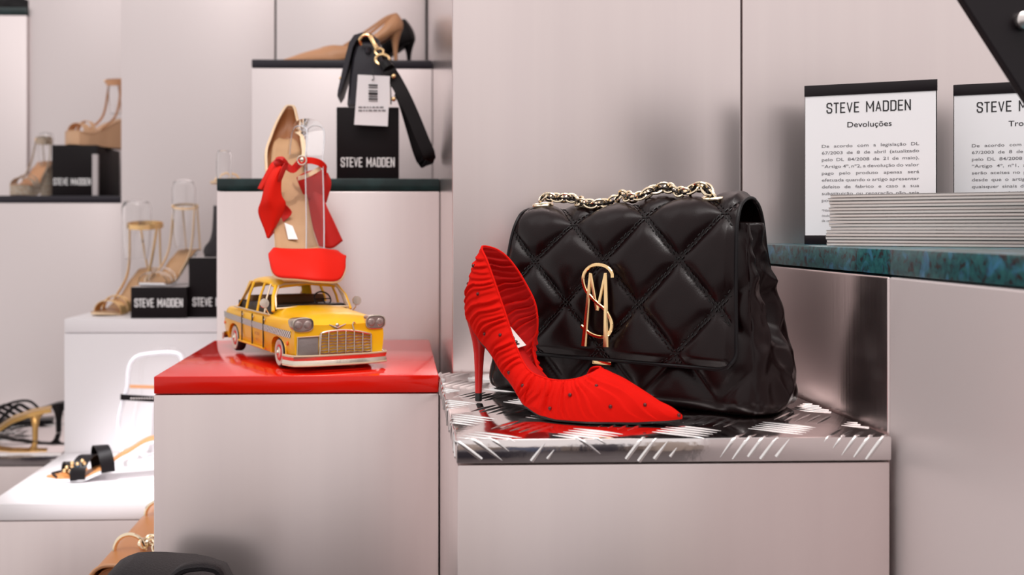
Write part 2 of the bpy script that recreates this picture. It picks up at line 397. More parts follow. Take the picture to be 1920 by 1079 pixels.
# marble-topped counter on the right: two blocks side by side
def counter(label, y0, y1, body_m):
    t = thing('display_counter', label, 'counter', (.85, (y0 + y1) / 2, 0)); hy = (y1 - y0) / 2
    MB().box(XR - .85, .45, -hy + .0006, hy - .0006, 0, EYE - .018 - .0245, bev=.0022).build('body', body_m, t)
    MB().box(XR - .85 + .001, .45, -hy + .0003, hy - .0003, EYE - .018 - .0225, EYE - .018, bev=.0008).build('marble_slab', 'green_marble', t)
counter('metal counter right of the handbag with green marble slab under the left sign', .934, 1.343, 'aluminium_reflection_dark')
counter('nearest metal counter at right edge with green marble slab under the booklets', .40, .9335, 'aluminium_lit_pale')
# ------------------------------------------------------------------ pointed pump
ZB = [(-.014, .0955), (-.008, .092), (0, .0865), (.03, .062), (.06, .034), (.09, .010), (.11, .0035), (.126, .002), (.19, .0025), (.215, .004), (.229, .006)]
NB = [(-.013, 0.), (-.011, .007), (-.007, .0125), (0, .0175), (.015, .021), (.04, .0215), (.07, .0255), (.10, .033), (.126, .0365), (.15, .0330), (.18, .0215), (.205, .0100), (.222, .0038), (.229, 0.)]
PUMP_T = [  # (s along sole, side, s_top, n_top, z_top)
 (.229, 1, .2285, .000, .009), (.218, 1, .219, .0, .0155), (.205, 1, .205, .0, .0215), (.18, 1, .186, .0, .032), (.158, 1, .168, .0, .041), (.143, 1, .153, .0, .0465),
 (.132, 1, .148, .010, .044), (.12, 1, .138, .019, .039), (.11, 1, .125, .025, .0365), (.10, 1, .110, .0265, .0375), (.085, 1, .092, .0245, .042),
 (.07, 1, .079, .022, .053), (.055, 1, .067, .0205, .072), (.04, 1, .056, .019, .095), (.027, 1, .046, .0185, .116), (.015, 1, .037, .018, .134), (.005, 1, .028, .0165, .149), (-.006, 1, .016, .011, .159),
 (-.013, 0, .008, .000, .162),
 (-.006, -1, .014, -.011, .159), (.005, -1, .022, -.018, .152), (.015, -1, .033, -.0215, .140), (.027, -1, .044, -.0245, .124), (.037, -1, .0545, -.0268, .106), (.044, -1, .0585, -.0272, .090), (.048, -1, .0585, -.0265, .075), (.051, -1, .0555, -.0250, .067), (.054, -1, .0550, -.0243, .055),
 (.060, -1, .061, -.0243, .039), (.068, -1, .069, -.0243, .028), (.078, -1, .079, -.0245, .018), (.09, -1, .092, -.027, .020), (.10, -1, .105, -.029, .021), (.115, -1, .122, -.027, .034), (.128, -1, .134, -.019, .044), (.138, -1, .148, -.009, .0475),
 (.143, -1, .153, .0, .0465), (.158, -1, .168, .0, .041), (.18, -1, .186, .0, .032), (.205, -1, .205, .0, .0215), (.218, -1, .219, .0, .0155), (.229, -1, .2285, .0, .009)]
PUMP_FULL = [(a, b_, c, d, e) for a, b_, c, d, e in PUMP_T]
_SP = [(.012, .17), (.013, .13), (.024, .10), (.045, .066), (.075, .037), (.11, .022), (.16, .019), (.24, .010)]
_SPL = [0.]
for _a, _b in zip(_SP, _SP[1:]): _SPL.append(_SPL[-1] + math.hypot(_b[0] - _a[0], _b[1] - _a[1]))
def spine(x, z):
    'arc length along the shoe spine, softly blended between its segments'
    num = den = 0.
    for i_, ((ax, az), (bx, bz)) in enumerate(zip(_SP, _SP[1:])):
        L = _SPL[i_ + 1] - _SPL[i_]; t_ = max(0., min(1., ((x - ax) * (bx - ax) + (z - az) * (bz - az)) / (L * L)))
        dd = math.hypot(x - ax - (bx - ax) * t_, z - az - (bz - az) * t_); ww = math.exp(-dd / .0035)
        num += ww * (_SPL[i_] + L * t_); den += ww
    return num / den
def straight(s): return Vector((s, 0)), Vector((0, -1))
def pump(root, path=straight, rows=PUMP_T, upper='red_mesh', lining='red_suede', heel_m='red_heel', sole_m='sole_black', pleats=0., nu=420, nv=26, heel_name='stiletto_heel', tip=True):
    def W(s, n, z):
        c, nn = path(s); return Vector((c.x + nn.x * n, c.y + nn.y * n, z))
    R = spline([(a, interp(NB, a) * sd, interp(ZB, a), c, d, e, sd) for a, sd, c, d, e in rows], nu)
    P = []
    for i, (s, n, zb, st, nt_, zt, sd) in enumerate(R):
        s = max(-.013, min(.229, s)); n = interp(NB, s) * max(-1, min(1, sd * 1.6)); zb = interp(ZB, s)
        nb = max(interp(NB, s), 1e-4); side = max(-1, min(1, sd * 1.6))
        vamp = max(0., min(1., 1 - abs(nt_) / max(nb, .006))); vamp = vamp if s > .09 else 0.
        B = Vector((s, n, zb)); T = Vector((st, nt_, zt)); h = zt - zb; heelness = max(0., 1 - max(s, 0) / .03) * (1 - abs(side) * .55)
        outn = Vector((-heelness, side * (1 - heelness * .5), 0))
        p1a = B.lerp(T, .33) + outn * (.0085 if s < .09 else .004); p2a = B.lerp(T, .68) + outn * (.0075 if s < .09 else .003)
        p1b = B + Vector((0, side * .0035, h * .62)); p2b = T + Vector((lerp(0, .0, 1), side * nb * .62, -h * .02))
        p1 = p1a.lerp(p1b, vamp); p2 = p2a.lerp(p2b, vamp); row = []
        ph = pleats and i / nu
        for j in range(nv + 1):
            t = j / nv; q = B * (1 - t) ** 3 + p1 * 3 * t * (1 - t) ** 2 + p2 * 3 * t * t * (1 - t) + T * t ** 3
            if pleats:
                env = min(1, 8 * t, 10 * (1 - t) + .15) if t < 1 else 0
                w_ = max(0., min(1., (q.x - .116) / .016)); w_ = w_ * w_ * (3 - 2 * w_)
                f2 = .2075 + (math.atan2(min(q.z - .056, -.002), q.x - .125) + PI / 2) * .055
                k = (spine(q.x, q.z) * (1 - w_) + f2 * w_) / .0072 + .35 * math.sin(q.x * 90 + q.z * 60) + .25 * math.sin(q.z * 170)
                fr_ = k % 1.; g = (fr_ / .68) ** 1.4 if fr_ < .68 else .5 + .5 * math.cos((fr_ - .68) / .32 * PI)
                g -= .4
                g *= .75 + .45 * math.sin(k * 1.9 + 1)
                q = q + (outn * (1 - vamp) + Vector((0, side * .6, .8)) * vamp) * (pleats * g * env * (1 - .45 * w_))
            row.append(W(q.x, q.y, q.z))
        P.append(row)
    MB().grid(P).build('upper', upper, root, solid=.0013, ang=70)
    MB().grid([[W(0, 0, 0) * 0 + (r[j] + (Vector((path(.07)[0].x, path(.07)[0].y, r[j].z)) - r[j]).normalized() * .0014) for j in range(2, nv)] for r in P]).build('lining', lining, root, solid=.0006, ang=70)
    tops = [r[-1] for r in P if True]
    lo = [i for i, r in enumerate(R) if not (abs(r[4]) < 1e-4 and r[0] > .1)]
    if lo: MB().tube([P[i][-1] for i in range(lo[0], lo[-1] + 1, 2)], .0012, 6).build('topline_binding', upper, root)
    # insole, outsole
    ins, outs = [], []
    for i in range(61):
        s = lerp(-.0115, .2, i / 60); nb = interp(NB, s) - .0008; z = interp(ZB, s) + .003 + .006 * max(0, 1 - abs(s - .015) / .05)
        ins.append([W(s, nb * a, z + .0015 * abs(a) ** 2) for a in (-1, -.6, -.2, .2, .6, 1)])
    MB().grid(ins).build('insole', lining, root, solid=.001)
    for i in range(71):
        s = lerp(-.0125, .2285, i / 70); nb = interp(NB, s) - .0006; z = interp(ZB, s) - .0008
        th = .0024
        outs.append([W(s, nb * a, z + o_) for a, o_ in ((-1, .0006), (-.5, 0), (.5, 0), (1, .0006), (1, -th + .0008), (.5, -th), (-.5, -th), (-1, -th + .0008))])
    mn = min(p.z for r in outs for p in r)
    outs = [[Vector((p.x, p.y, max(p.z - 0, .0002))) for p in r] for r in outs]
    MB().loft(outs).build('outsole', sole_m, root)
    rings = []
    for z, sc, rs, rn in ((.0085, .000, .0036, .0036), (.03, .0004, .0042, .0044), (.05, .0008, .0053, .0056), (.062, .0006, .0068, .0075), (.072, -.0005, .0090, .0105), (.081, -.0012, .0108, .0135), (.0865, -.0005, .0120, .0155)):
        rings.append([W(sc + rs * math.cos(a), rn * math.sin(a), z - (rs * math.cos(a) * .95 if z > .07 else rs * math.cos(a) * max(0, (z - .055) / .015) * .6 if z > .055 else 0)) for a in [2 * PI * k / 20 for k in range(20)]])
    MB().loft(rings).build(heel_name, heel_m, root)
    if tip: MB().lathe([(.0030, .0), (.0037, .0008), (.0037, .0088)], 16, Matrix.Translation((path(0)[0].x, path(0)[0].y, 0))).build('heel_tip', 'sole_black', root)
    return P, W, R

# the red pump: heel on the tread plate, plan curve bending towards the toe
HX, HY = .082, 1.112
_c = spline([(-.02, -.0130, .0145), (0, 0, 0), (.06, .0395, -.0450), (.126, .0865, -.0915), (.18, .133, -.1195), (.23, .1775, -.1420)], 200)
def bent(s):
    k = 0
    while k < len(_c) - 2 and _c[k + 1][0] < s: k += 1
    a, b_ = _c[k], _c[k + 1]; t = (s - a[0]) / (b_[0] - a[0]); d = Vector((b_[1] - a[1], b_[2] - a[2])).normalized()
    return Vector((lerp(a[1], b_[1], t), lerp(a[2], b_[2], t))), Vector((d.y, -d.x)) if Vector((d.y, -d.x)).y < 0 else Vector((-d.y, d.x))
rp = thing('high_heel_pump', 'pleated red high heel pump with tiny dark crystals in front of the quilted handbag', 'shoe', (HX, HY, ZT + .0012))
P, W, R = pump(rp, bent, PUMP_T, pleats=.0029, nu=1100, nv=84)
for (s, t) in ((.226, .5), (.197, .48), (.168, .25), (.15, .55), (.13, .42), (.118, .2), (.085, .55), (.066, .35), (.045, .7), (.03, .25), (.012, .60), (-.004, .78), (-.010, .45)):
    i = min(range(len(R) // 2), key=lambda q: abs(R[q][0] - s)); row = P[i]; p = row[int(t * 84)]
    o = (P[i][int(t * 84)] - Vector((path_c.x, path_c.y, p.z))).normalized() if (path_c := bent(min(s + .01, .22))[0]) else 0
    MB().ball(p + o * .0006, .0019, 10, 6).add(*(lambda q: ([q + Vector((math.cos(k * PI / 2) * .002, 0, math.sin(k * PI / 2) * .002)) + o * .0004 for k in range(4)], [(0, 1, 2, 3)]))(p)).build('crystal', 'crystal_red', rp)
c0, n0 = bent(.016); c1, n1 = bent(.048)
q = [Vector((c0.x - n0.x * .000, c0.y - n0.y * .000, .0835)), Vector((c0.x - n0.x * .0205, c0.y - n0.y * .0205, .0865)), Vector((c1.x - n1.x * .0215, c1.y - n1.y * .0215, .0605)), Vector((c1.x + n1.x * .001, c1.y + n1.y * .001, .0575))]
lab = MB().add(q, [(0, 1, 2, 3)]).build('insole_label', 'label_white', rp, solid=.0006, smooth=False)
e1 = (q[1] - q[0]).normalized(); e2 = (q[0] - q[3]).normalized()
mb = MB(); text(mb, 'STEVE', q[3].lerp(q[0], .12) + (q[2] - q[3]) * .34 + Vector((0, 0, .0014)), (q[0] - q[3]).normalized() * 1, -e1, .0062, .024, .01); mb.build('lettering', 'ink', lab, smooth=False)
mb = MB(); text(mb, 'MADDEN', q[3].lerp(q[0], .06) + (q[2] - q[3]) * .66 + Vector((0, 0, .0014)), (q[0] - q[3]).normalized() * 1, -e1, .0062, .028, .01); mb.build('lettering', 'ink', lab, smooth=False)

# ------------------------------------------------------------------ quilted handbag
BAGR = math.atan2(-.64, .768)
bag = thing('quilted_handbag', 'black quilted leather handbag with gold monogram and chain handle', 'handbag', (.096, 1.2035, ZT + .0012), BAGR)
QS, QZ, S0, Z0q = .0855, .0905, .149, .1465
def quilt(s, z, A=.0075):
    A *= .85 - .55 * math.exp(-((s - .146) / .028) ** 2 - ((z - .098) / .05) ** 2)
    a = (s - S0) / QS; b_ = (z - Z0q) / QZ
    u = (a + b_) % 1.; v = (a - b_) % 1.
    k = QS * QZ / math.hypot(QS, QZ)
    d1 = min(u, 1 - u) * k; d2 = min(v, 1 - v) * k; e1_ = max(0, d1 - .0016); e2_ = max(0, d2 - .0016)
    return A * (1 - math.exp(-e1_ / .007)) * (1 - math.exp(-e2_ / .007)) * 1.25 + .0006 * noise.noise((s * 60, z * 60, 0))
BH = .186
def body_pt(t, z):
    """t around the outline 0..4 : front, right gusset, back, left gusset"""
    f = z / BH
    x0, x1 = lerp(.000, .026, f ** 1.1), lerp(.318, .300, f); y0, y1 = lerp(0., .020, f), lerp(.110, .074, f ** 1.3)
    side = int(t) % 4; u = t - int(t)
    r = .016
    def rr(x, y):
        cx_, cy_ = min(max(x, x0 + r), x1 - r), min(max(y, y0 + r), y1 - r); d = Vector((x - cx_, y - cy_))
        if d.length > 1e-9 and (abs(x - cx_) > 1e-9 and abs(y - cy_) > 1e-9):
            d = d.normalized() * r; return Vector((cx_ + d.x, cy_ + d.y)), d.normalized()
        if abs(x - cx_) > 1e-9: return Vector((x, y)), Vector((math.copysign(1, d.x), 0))
        return Vector((x, y)), Vector((0, math.copysign(1, d.y)))
    x, y = ((lerp(x0, x1, u), y0), (x1, lerp(y0, y1, u)), (lerp(x1, x0, u), y1), (x0, lerp(y1, y0, u)))[side]
    p, n = rr(x, y)
    ro = 0
    if z < .016: ro = -.010 * (1 - math.sqrt(max(0, 1 - (1 - z / .016) ** 2)))
    disp = ro
    if side == 0: disp += quilt(p.x, z, .0075) * max(0., min(1, (p.x - x0) / .02, (x1 - p.x) / .02)) * (1 if z > .01 else z / .01)
    if side in (1, 3):
        yc = (y0 + y1) / 2; w_ = (y1 - y0) / 2; q_ = (y - yc) / w_
        edge = max(0, 1 - abs(q_)) ** .5
        disp += -.026 * math.exp(-(q_ / .42) ** 2) * max(0, (f - .35) / .65) ** .8
        disp += .012 * math.exp(-((q_ + .1) / .7) ** 2) * math.exp(-((f - .18) / .22) ** 2)
        nn = noise.noise((y * 26 + 3, z * 16 - y * 12, 1.7)); n2 = noise.noise((y * 30 + z * 30, z * 34 - y * 30, 4.2))
        disp += (.011 * (1 - abs(nn) * 2.2) - .005 + .006 * (.4 - abs(n2) * 1.6)) * edge * (.35 + .65 * min(1, f * 2))
        qq = quilt(y + .37, z, .006); disp += qq * edge * max(0, 1 - f * 1.9)
    return Vector((p.x + n.x * disp, p.y + n.y * disp, z if not ro else z))
rows = []
NU = 480
for i in range(71):
    z = BH * i / 70; rows.append([body_pt(4 * j / NU, z) for j in range(NU)])
top = rows[-1]; cen = Vector((.163, .047, BH + .004))
for k, zz in ((.75, .003), (.4, .004), (.02, .004)): rows.append([cen + (p - cen) * k + Vector((0, 0, zz - (cen.z - BH) * (1 - k))) for p in top])
bot = rows[0]; rows.insert(0, [Vector((.16, .055, 0)) + (p - Vector((.16, .055, 0))) * .02 for p in bot])
MB().loft(rows).build('body', 'black_leather', bag, ang=75)
# flap: profile in the depth plane (y, z), front hem up and over the top
prof = spline([(-.0035, .044), (-.0010, .075), (.0025, .115), (.007, .150), (.0125, .178), (.023, .196), (.040, .2035), (.058, .2025), (.072, .194), (.0795, .176), (.083, .15), (.088, .12)], 150)
plen = [0.]
for a, b_ in zip(prof, prof[1:]): plen.append(plen[-1] + math.hypot(b_[0] - a[0], b_[1] - a[1]))
def flap_pt(s, j, off=0.):
    y, z = prof[j]; a = prof[max(j - 1, 0)]; b_ = prof[min(j + 1, len(prof) - 1)]; d = Vector((b_[0] - a[0], b_[1] - a[1])).normalized(); n = Vector((-d.y, d.x))
    f = min(1, max(0, (z - .044) / .15)); xa, xb = lerp(.016, .032, f), lerp(.298, .291, f)
    L = plen[j]; zq = .044 + L
    cr = .018                                   # rounded lower corners
    lift = 0.
    x = lerp(xa, xb, s)
    if L < cr:
        k = 1 - math.sqrt(max(0, 1 - (1 - L / cr) ** 2)); ins = cr * k
        x = lerp(xa + ins, xb - ins, s)
    tilt = .008 * (s - .3) * min(1, L / .12)     # the right shoulder stands a little higher
    edge = min(1, max(0, min((x - xa), (xb - x), L) / .009))
    h = (quilt(x, zq, .0078) * edge + .0015) + off
    if j > 95: h = h * .5 + off * .5
    sag = -.006 * math.exp(-((s - .30) / .2) ** 2) * math.exp(-((L - .16) / .05) ** 2)
    return Vector((x, y + n.x * h, z + n.y * h + tilt + sag))
NS = 300
MB().grid([[flap_pt(i / NS, j) for j in range(len(prof))] for i in range(NS + 1)]).build('flap', 'black_leather', bag, solid=.0028, off=-1, ang=75)
edgeline = [flap_pt(0, j) for j in range(len(prof) - 1, -1, -1)] + [flap_pt(i / 60, 0) for i in range(1, 60)] + [flap_pt(1, j) for j in range(len(prof))]
MB().tube(edgeline, .0019, 8).build('edge_piping', 'black_leather_plain', bag)
# gold lock plate peeping under the flap
MB().box(.140, .162, -.0035, -.001, .0385, .0435, bev=.0006).build('lock_plate', 'gold', bag)
# double stitch lines
st = MB(); 
jof = lambda L: min(range(len(plen)), key=lambda q: abs(plen[q] - L))
Lmax = .205
def stitch_line(sign, c):
    # a + sign*b = c
    L = -.002; step = .0009
    for off in (-.0017, .0017):
        L = .002; run = 0
        while L < Lmax:
            b_ = (.044 + L - Z0q) / QZ; a = c - sign * b_; x = S0 + a * QS + off * 1.3
            f = min(1, max(0, L / .15)); xa, xb = lerp(.016, .032, f), lerp(.298, .291, f)
            s = (x - xa) / (xb - xa); L2 = L + .0022
            if .015 < s < .985:
                b2 = (.044 + L2 - Z0q) / QZ; x2 = S0 + (c - sign * b2) * QS + off * 1.3; s2 = (x2 - xa) / (xb - xa)
                if 0 < s2 < 1:
                    p = flap_pt(s, jof(L), .0006); q_ = flap_pt(s2, jof(L2), .0006)
                    st.tube([p, p.lerp(q_, .5) + Vector((0, -.0004, 0)), q_], .0006, 4)
            L += .0036
for c in range(-6, 7): stitch_line(1, c); stitch_line(-1, c)
st.build('stitching', 'thread_black', bag, kind='stuff')

# gold monogram
def bagpt(px, py, yloc=-.0125):
    """pixel on the leaning front plane -> bag coordinates (s, z)"""
    k = ray(px, py); ex = Vector((math.cos(BAGR), math.sin(BAGR), 0)); ey = Vector((-math.sin(BAGR), math.cos(BAGR), 0))
    o = Vector((.096, 1.2035, ZT + .0012)); zz = .1
    for _ in range(4):
        y = yloc + .10 * max(0, zz - .044); pl = o + ey * y; dr = Vector(k); t = (pl - Vector((0, 0, EYE))).dot(ey) / dr.dot(ey); hit = Vector((0, 0, EYE)) + dr * t
        zz = hit.z - o.z
    return Vector(((hit - o).dot(ex), y, zz))
mono = MB(); flat = [(-1, -.7), (1, -.7), (1, .3), (.6, .8), (-.6, .8), (-1, .3)]
def stroke(pxs, r, n=40, name=None):
    pts = spline([tuple(bagpt(*p)) for p in pxs], n) if len(pxs) > 2 else [tuple(bagpt(*pxs[0]).lerp(bagpt(*pxs[1]), t / 7)) for t in range(8)]
    rr = [lerp(r[0], r[1], i / (len(pts) - 1)) for i in range(len(pts))] if isinstance(r, tuple) else r
    mono.tube([Vector(p) + Vector((0, -.003, 0)) for p in pts], rr, prof=flat, up=(0, -1, 0))
stroke([(1151, 521), (1150, 512), (1143, 503), (1133, 498), (1120, 497), (1108, 501), (1099, 511), (1096, 524), (1098, 536), (1103, 547), (1112, 558), (1124, 570), (1136, 580), (1144, 592), (1149, 604), (1149, 616), (1144, 626), (1134, 632), (1122, 631), (1110, 626), (1101, 619), (1093, 611)], .0019, 90)
stroke([(1110, 512), (1104, 580), (1098, 649)], (.0017, .0032), 12)
stroke([(1138, 512), (1139, 580), (1139, 651)], (.0017, .0032), 12)
stroke([(1110, 514), (1122, 582)], (.0019, .0017)); stroke([(1138, 514), (1123, 582)], (.0019, .0017))
mo = mono.build('monogram', 'gold', bag)
a0, a1 = bagpt(1101, 600, -.0172), bagpt(1104, 570, -.0172); e_ = (a1 - a0)
mb = MB(); text(mb, 'STEVE MADDEN', a0 + Vector((0, -.0006, 0)), e_.normalized(), (-1, 0, 0), .0012, e_.length, .01); mb.build('lettering', 'ink', mo, smooth=False)
# eyelets and chain
def torus(c, R_, r, nrm, n=28, m_=10, sx=1., dirx=None):
    nrm = Vector(nrm).normalized(); a = Vector(dirx).normalized() if dirx is not None else nrm.orthogonal().normalized(); b_ = nrm.cross(a)
    return [Vector(c) + a * (R_ * sx * math.cos(2 * PI * k / n)) + b_ * (R_ * math.sin(2 * PI * k / n)) for k in range(n)]
def top_at(s, y):
    j = min(range(60, 115), key=lambda q: abs(prof[q][0] - y)); return flap_pt((s - .03) / .262, j)
ey1 = top_at(.258, .034) + Vector((0, 0, .0025)); ey0 = top_at(.052, .038) + Vector((0, 0, .002))
for e in (ey0, ey1):
    m_ = MB(); pts = torus(e, .0088, .002, (0, -.15, 1), 32, sx=1.25, dirx=(1, 0, 0)); m_.tube(pts, .0019, 8, closed=True); m_.build('eyelet', 'pale_gold', bag)
ch = MB()
cp = [ey1 + Vector((0, 0, -.002)), ey1 + Vector((-.006, -.001, .009)), ey1 + Vector((-.018, -.002, .0115)), ey1 + Vector((-.030, -.002, .006))]
for k in range(1, 9):
    s = lerp(.215, .075, k / 9); cp.append(top_at(s, .037 + .006 * math.sin(k * 1.7)) + Vector((0, 0, .0048 + .004 * abs(math.sin(k * 1.3)))))
cp += [ey0 + Vector((.014, -.002, .008)), ey0 + Vector((.004, -.003, .0095)), ey0 + Vector((-.004, -.001, .003))]
path2 = spline([tuple(p) for p in cp], 400); Lc = [0.]
for a, b_ in zip(path2, path2[1:]): Lc.append(Lc[-1] + (Vector(b_) - Vector(a)).length)
lea = MB(); lea.tube([Vector(p) for p in path2[::4]], .0031, prof=[(-1, -.35), (1, -.35), (1, .35), (-1, .35)], up=(0, -.4, 1))
chain = lea.build('chain_handle', 'black_leather_plain', bag)
d = .004; k = 0
while d < Lc[-1] - .003:
    i = min(range(len(Lc)), key=lambda q: abs(Lc[q] - d)); p = Vector(path2[i]); t = (Vector(path2[min(i + 3, 399)]) - Vector(path2[max(i - 3, 0)])).normalized()
    sd = t.cross(Vector((0, 0, 1))).normalized(); upv = sd.cross(t); an = math.radians(48 if k % 2 else -48)
    tl = (t * math.cos(.45) + (sd * math.cos(an) + upv * math.sin(an)) * math.sin(.45)).normalized()
    nn = (sd * math.sin(an) - upv * math.cos(an)).normalized()
    lk = MB(); lk.tube(torus(p, .0054, .001, nn, 18, sx=1.4, dirx=tl - nn * tl.dot(nn)), .00150, 7, closed=True).build('chain_link', 'pale_gold', chain)
    d += .0085; k += 1
# ------------------------------------------------------------------ toy taxi
TXR = math.atan2(-.913, .407)
tx = thing('toy_taxi', 'yellow tin toy taxi with chequered stripe on glossy red plinth', 'toy car', (-.1475, 1.526, ZT + .0006), TXR, scale=1.04)
def body_ring(x):
    hw = interp([(-.172, .050), (-.165, .057), (-.13, .061), (0, .0635), (.12, .0625), (.155, .0605), (.166, .0585)], x)
    zt = interp([(-.172, .054), (-.16, .062), (-.12, .066), (-.07, .069), (.0, .071), (.05, .0735), (.10, .0715), (.14, .0675), (.158, .062), (.166, .056)], x)
    sh = interp([(-.172, .052), (-.15, .0595), (-.08, .0615), (.0, .0615), (.10, .0625), (.15, .0635), (.166, .0600)], x)
    zb = .0145; pts = []
    half = [(0, zb), (hw * .80, zb), (hw * .93, zb + .001), (hw * .965, zb + .006), (hw * .99, .030), (hw, .0405), (hw, sh - .016), (hw * .985, sh - .009), (hw * .955, sh - .003), (hw * .90, sh), (hw * .82, sh + .0006), (hw * .72, sh + (zt - sh) * .5), (hw * .58, sh + (zt - sh) * .85), (hw * .3, zt), (0, zt + .0004)]
    pts = [Vector((x, y, z)) for y, z in half] + [Vector((x, -y, z)) for y, z in half[-2:0:-1]]
    return pts
xs = [-.172, -.170, -.166, -.160, -.15, -.14] + [-.13 + .01 * i for i in range(28)] + [.150, .155, .160, .164, .166]
mb = MB().loft([body_ring(x) for x in xs]); tb = mb.build('car_body', 'taxi_yellow', tx, ang=50)
WHX = (.112, -.094); WR = .0192
cut = MB()
for wx in WHX:
    for sy in (-1, 1):
        prof_ = [(wx + .0285 * math.cos(PI * k / 16) * (1.0), .016 + .0235 * math.sin(PI * k / 16) ** .7) for k in range(17)]
        prof_ = [(wx + .030, .005)] + prof_ + [(wx - .030, .005)]
        cut.loft([[Vector((a, sy * yy, b_)) for a, b_ in prof_] for yy in (.040, .075)])
cutter = cut.build('cutter', 'taxi_dark', None, smooth=False)
md = tb.modifiers.new('arches', 'BOOLEAN'); md.operation = 'DIFFERENCE'; md.object = cutter; md.solver = 'EXACT'
cutter.parent = tx
bpy.context.view_layer.update()
me = bpy.data.meshes.new_from_object(tb.evaluated_get(bpy.context.evaluated_depsgraph_get())); tb.modifiers.clear(); tb.data = me
bpy.data.objects.remove(cutter)
for sy in (-1, 1):                                  # raised arch lips
    for wx in WHX:
        MB().tube([(wx + .030 * math.cos(PI * k / 20), sy * .0605, .016 + .0245 * math.sin(PI * k / 20) ** .7) for k in range(21)], .0012, 6).build('arch_lip', 'taxi_yellow', tx)
# roof, pillars
def roof_ring(x, dz=0.):
    hw = interp([(-.088, .034), (-.07, .043), (0, .0465), (.035, .044), (.043, .040)], x); zt = interp([(-.088, .098), (-.06, .1065), (-.02, .1095), (.02, .1085), (.043, .103)], x)
    half = [(0, zt - .004), (hw * .9, zt - .0075), (hw, zt - .0085), (hw * 1.01, zt - .007), (hw * .95, zt - .003), (hw * .8, zt - .0008), (hw * .4, zt), (0, zt)]
    return [Vector((x, y, z)) for y, z in half] + [Vector((x, -y, z)) for y, z in half[-2:0:-1]]
MB().loft([roof_ring(x) for x in [-.088 + .131 * i / 24 for i in range(25)]]).build('roof', 'taxi_yellow', tx)
for sy in (-1, 1):
    A = MB(); A.tube([(.066, sy * .0535, .067), (.055, sy * .050, .085), (.042, sy * .0425, .0985)], .0024, 8).build('windscreen_pillar', 'taxi_yellow', tx)
    MB().tube([(.012, sy * .0585, .064), (.010, sy * .054, .083), (.007, sy * .0465, .1005)], .0017, 6).build('door_pillar', 'taxi_yellow', tx)
    MB().tube([(-.040, sy * .0585, .064), (-.041, sy * .054, .083), (-.043, sy * .0465, .1005)], .0019, 6).build('door_pillar', 'taxi_yellow', tx)
    MB().tube([(.043, sy * .0580, .064), (.036, sy * .053, .083), (.030, sy * .0455, .1005)], .0012, 6).build('door_pillar', 'aged_cream', tx)
    q = MB(); ring = []
    for t in [i / 8 for i in range(9)]:
        z = lerp(.062, .1005, t); y = sy * lerp(.058, .043, t); xa = lerp(-.118, -.080, t ** .8); xb = lerp(-.092, -.068, t)
        ring.append([Vector((xa, y - sy * .008 * (1 - t), z)), Vector((xb, y, z)), Vector((xb, y - sy * .002, z)), Vector((xa, y - sy * .010, z))])
    q.loft(ring).build('rear_pillar', 'taxi_yellow', tx)
    # chrome window sill strip, checker stripe, door seams, handles
    MB().tube([(x, sy * (.0595 if x < .06 else .0585), .0632) for x in (-.10, -.05, 0, .05, .066)], .0011, 6).build('sill_strip', 'aged_cream', tx)
    ck_ = []
    for i in range(41):
        x = lerp(-.166, .158, i / 40); r = body_ring(x); hwz = sorted([(p.z, abs(p.y)) for p in r if abs(p.y) > .8 * max(abs(q.y) for q in r)])
        sh_ = interp([(-.172, .052), (-.15, .0595), (-.08, .0615), (.0, .0615), (.10, .0625), (.15, .0635), (.166, .0600)], x); hw = max(abs(q_.y) for q_ in r)
        zc = lerp(.0485, .0450, i / 40)
        ck_.append([Vector((x, sy * (hw + .0005), zc - .0042)), Vector((x, sy * (hw + .0005), zc + .0042))])
    MB().grid(ck_).build('checker_stripe', 'checker_print', tx, smooth=False)
    for x in (.055, .004, -.046):
        hw = .0633
        MB().box(x - .0006, x + .0006, sy * hw - .0009, sy * hw + .0006, .020, .0605).build('door_seam', 'taxi_dark', tx, smooth=False)
        MB().box(x + .002, x + .0045, sy * hw - .0005, sy * hw + .0016, .0545, .0575, bev=.0006).build('door_hinge', 'aged_chrome', tx)
    MB().tube([(.055, sy * .0626, .0185), (-.065, sy * .0626, .0185)], .0016, 6).build('side_sill', 'taxi_yellow', tx)
    mb = MB(); text(mb, 'NYC TAXI', (-.005 if sy < 0 else .0, sy * .0642, .0345), (sy * -1, 0, 0), (0, 0, 1), .0042, .020, .01, 'c') if 0 else None
    mb = MB(); text(mb, 'NYC TAXI', (.028, sy * .0641, .0340), (-sy, 0, 0), (0, 0, 1), .0040, .021, .012, 'c'); text(mb, 'N.Y.', (.028, sy * .0641, .0265), (-sy, 0, 0), (0, 0, 1), .0036, .009, .012, 'c')
    mb.build('lettering', 'brown_lining', tx, smooth=False)
    MB().ball((.148, sy * .0612, .034), (.0028, .0012, .0028)).build('side_lamp', 'amber_lamp', tx)
    MB().ball((-.155, sy * .0585, .036), (.0024, .0012, .0024)).build('side_lamp', 'amber_lamp', tx)
    # round wing mirror on a stalk
    m_ = MB(); m_.tube([(.062, sy * .0585, .0645), (.064, sy * .0615, .069), (.062, sy * .0635, .0735)], .0008, 6)
    m_.lathe([(.0002, -.0012), (.0055, -.0010), (.0064, .0002), (.0060, .0014), (.0002, .0016)], 20, Matrix.Translation((.062, sy * .0640, .0775)) @ Matrix.Rotation(PI / 2 - .15, 4, 'Y')); m_.build('wing_mirror', 'aged_chrome', tx)
    # headlight pod with two lamps
    hp = MB(); yc = sy * .0475
    ov = [(math.copysign(abs(math.cos(a)) ** .7, math.cos(a)) * .0135, math.copysign(abs(math.sin(a)) ** .7, math.sin(a)) * .0088) for a in [2 * PI * k / 28 for k in range(28)]]
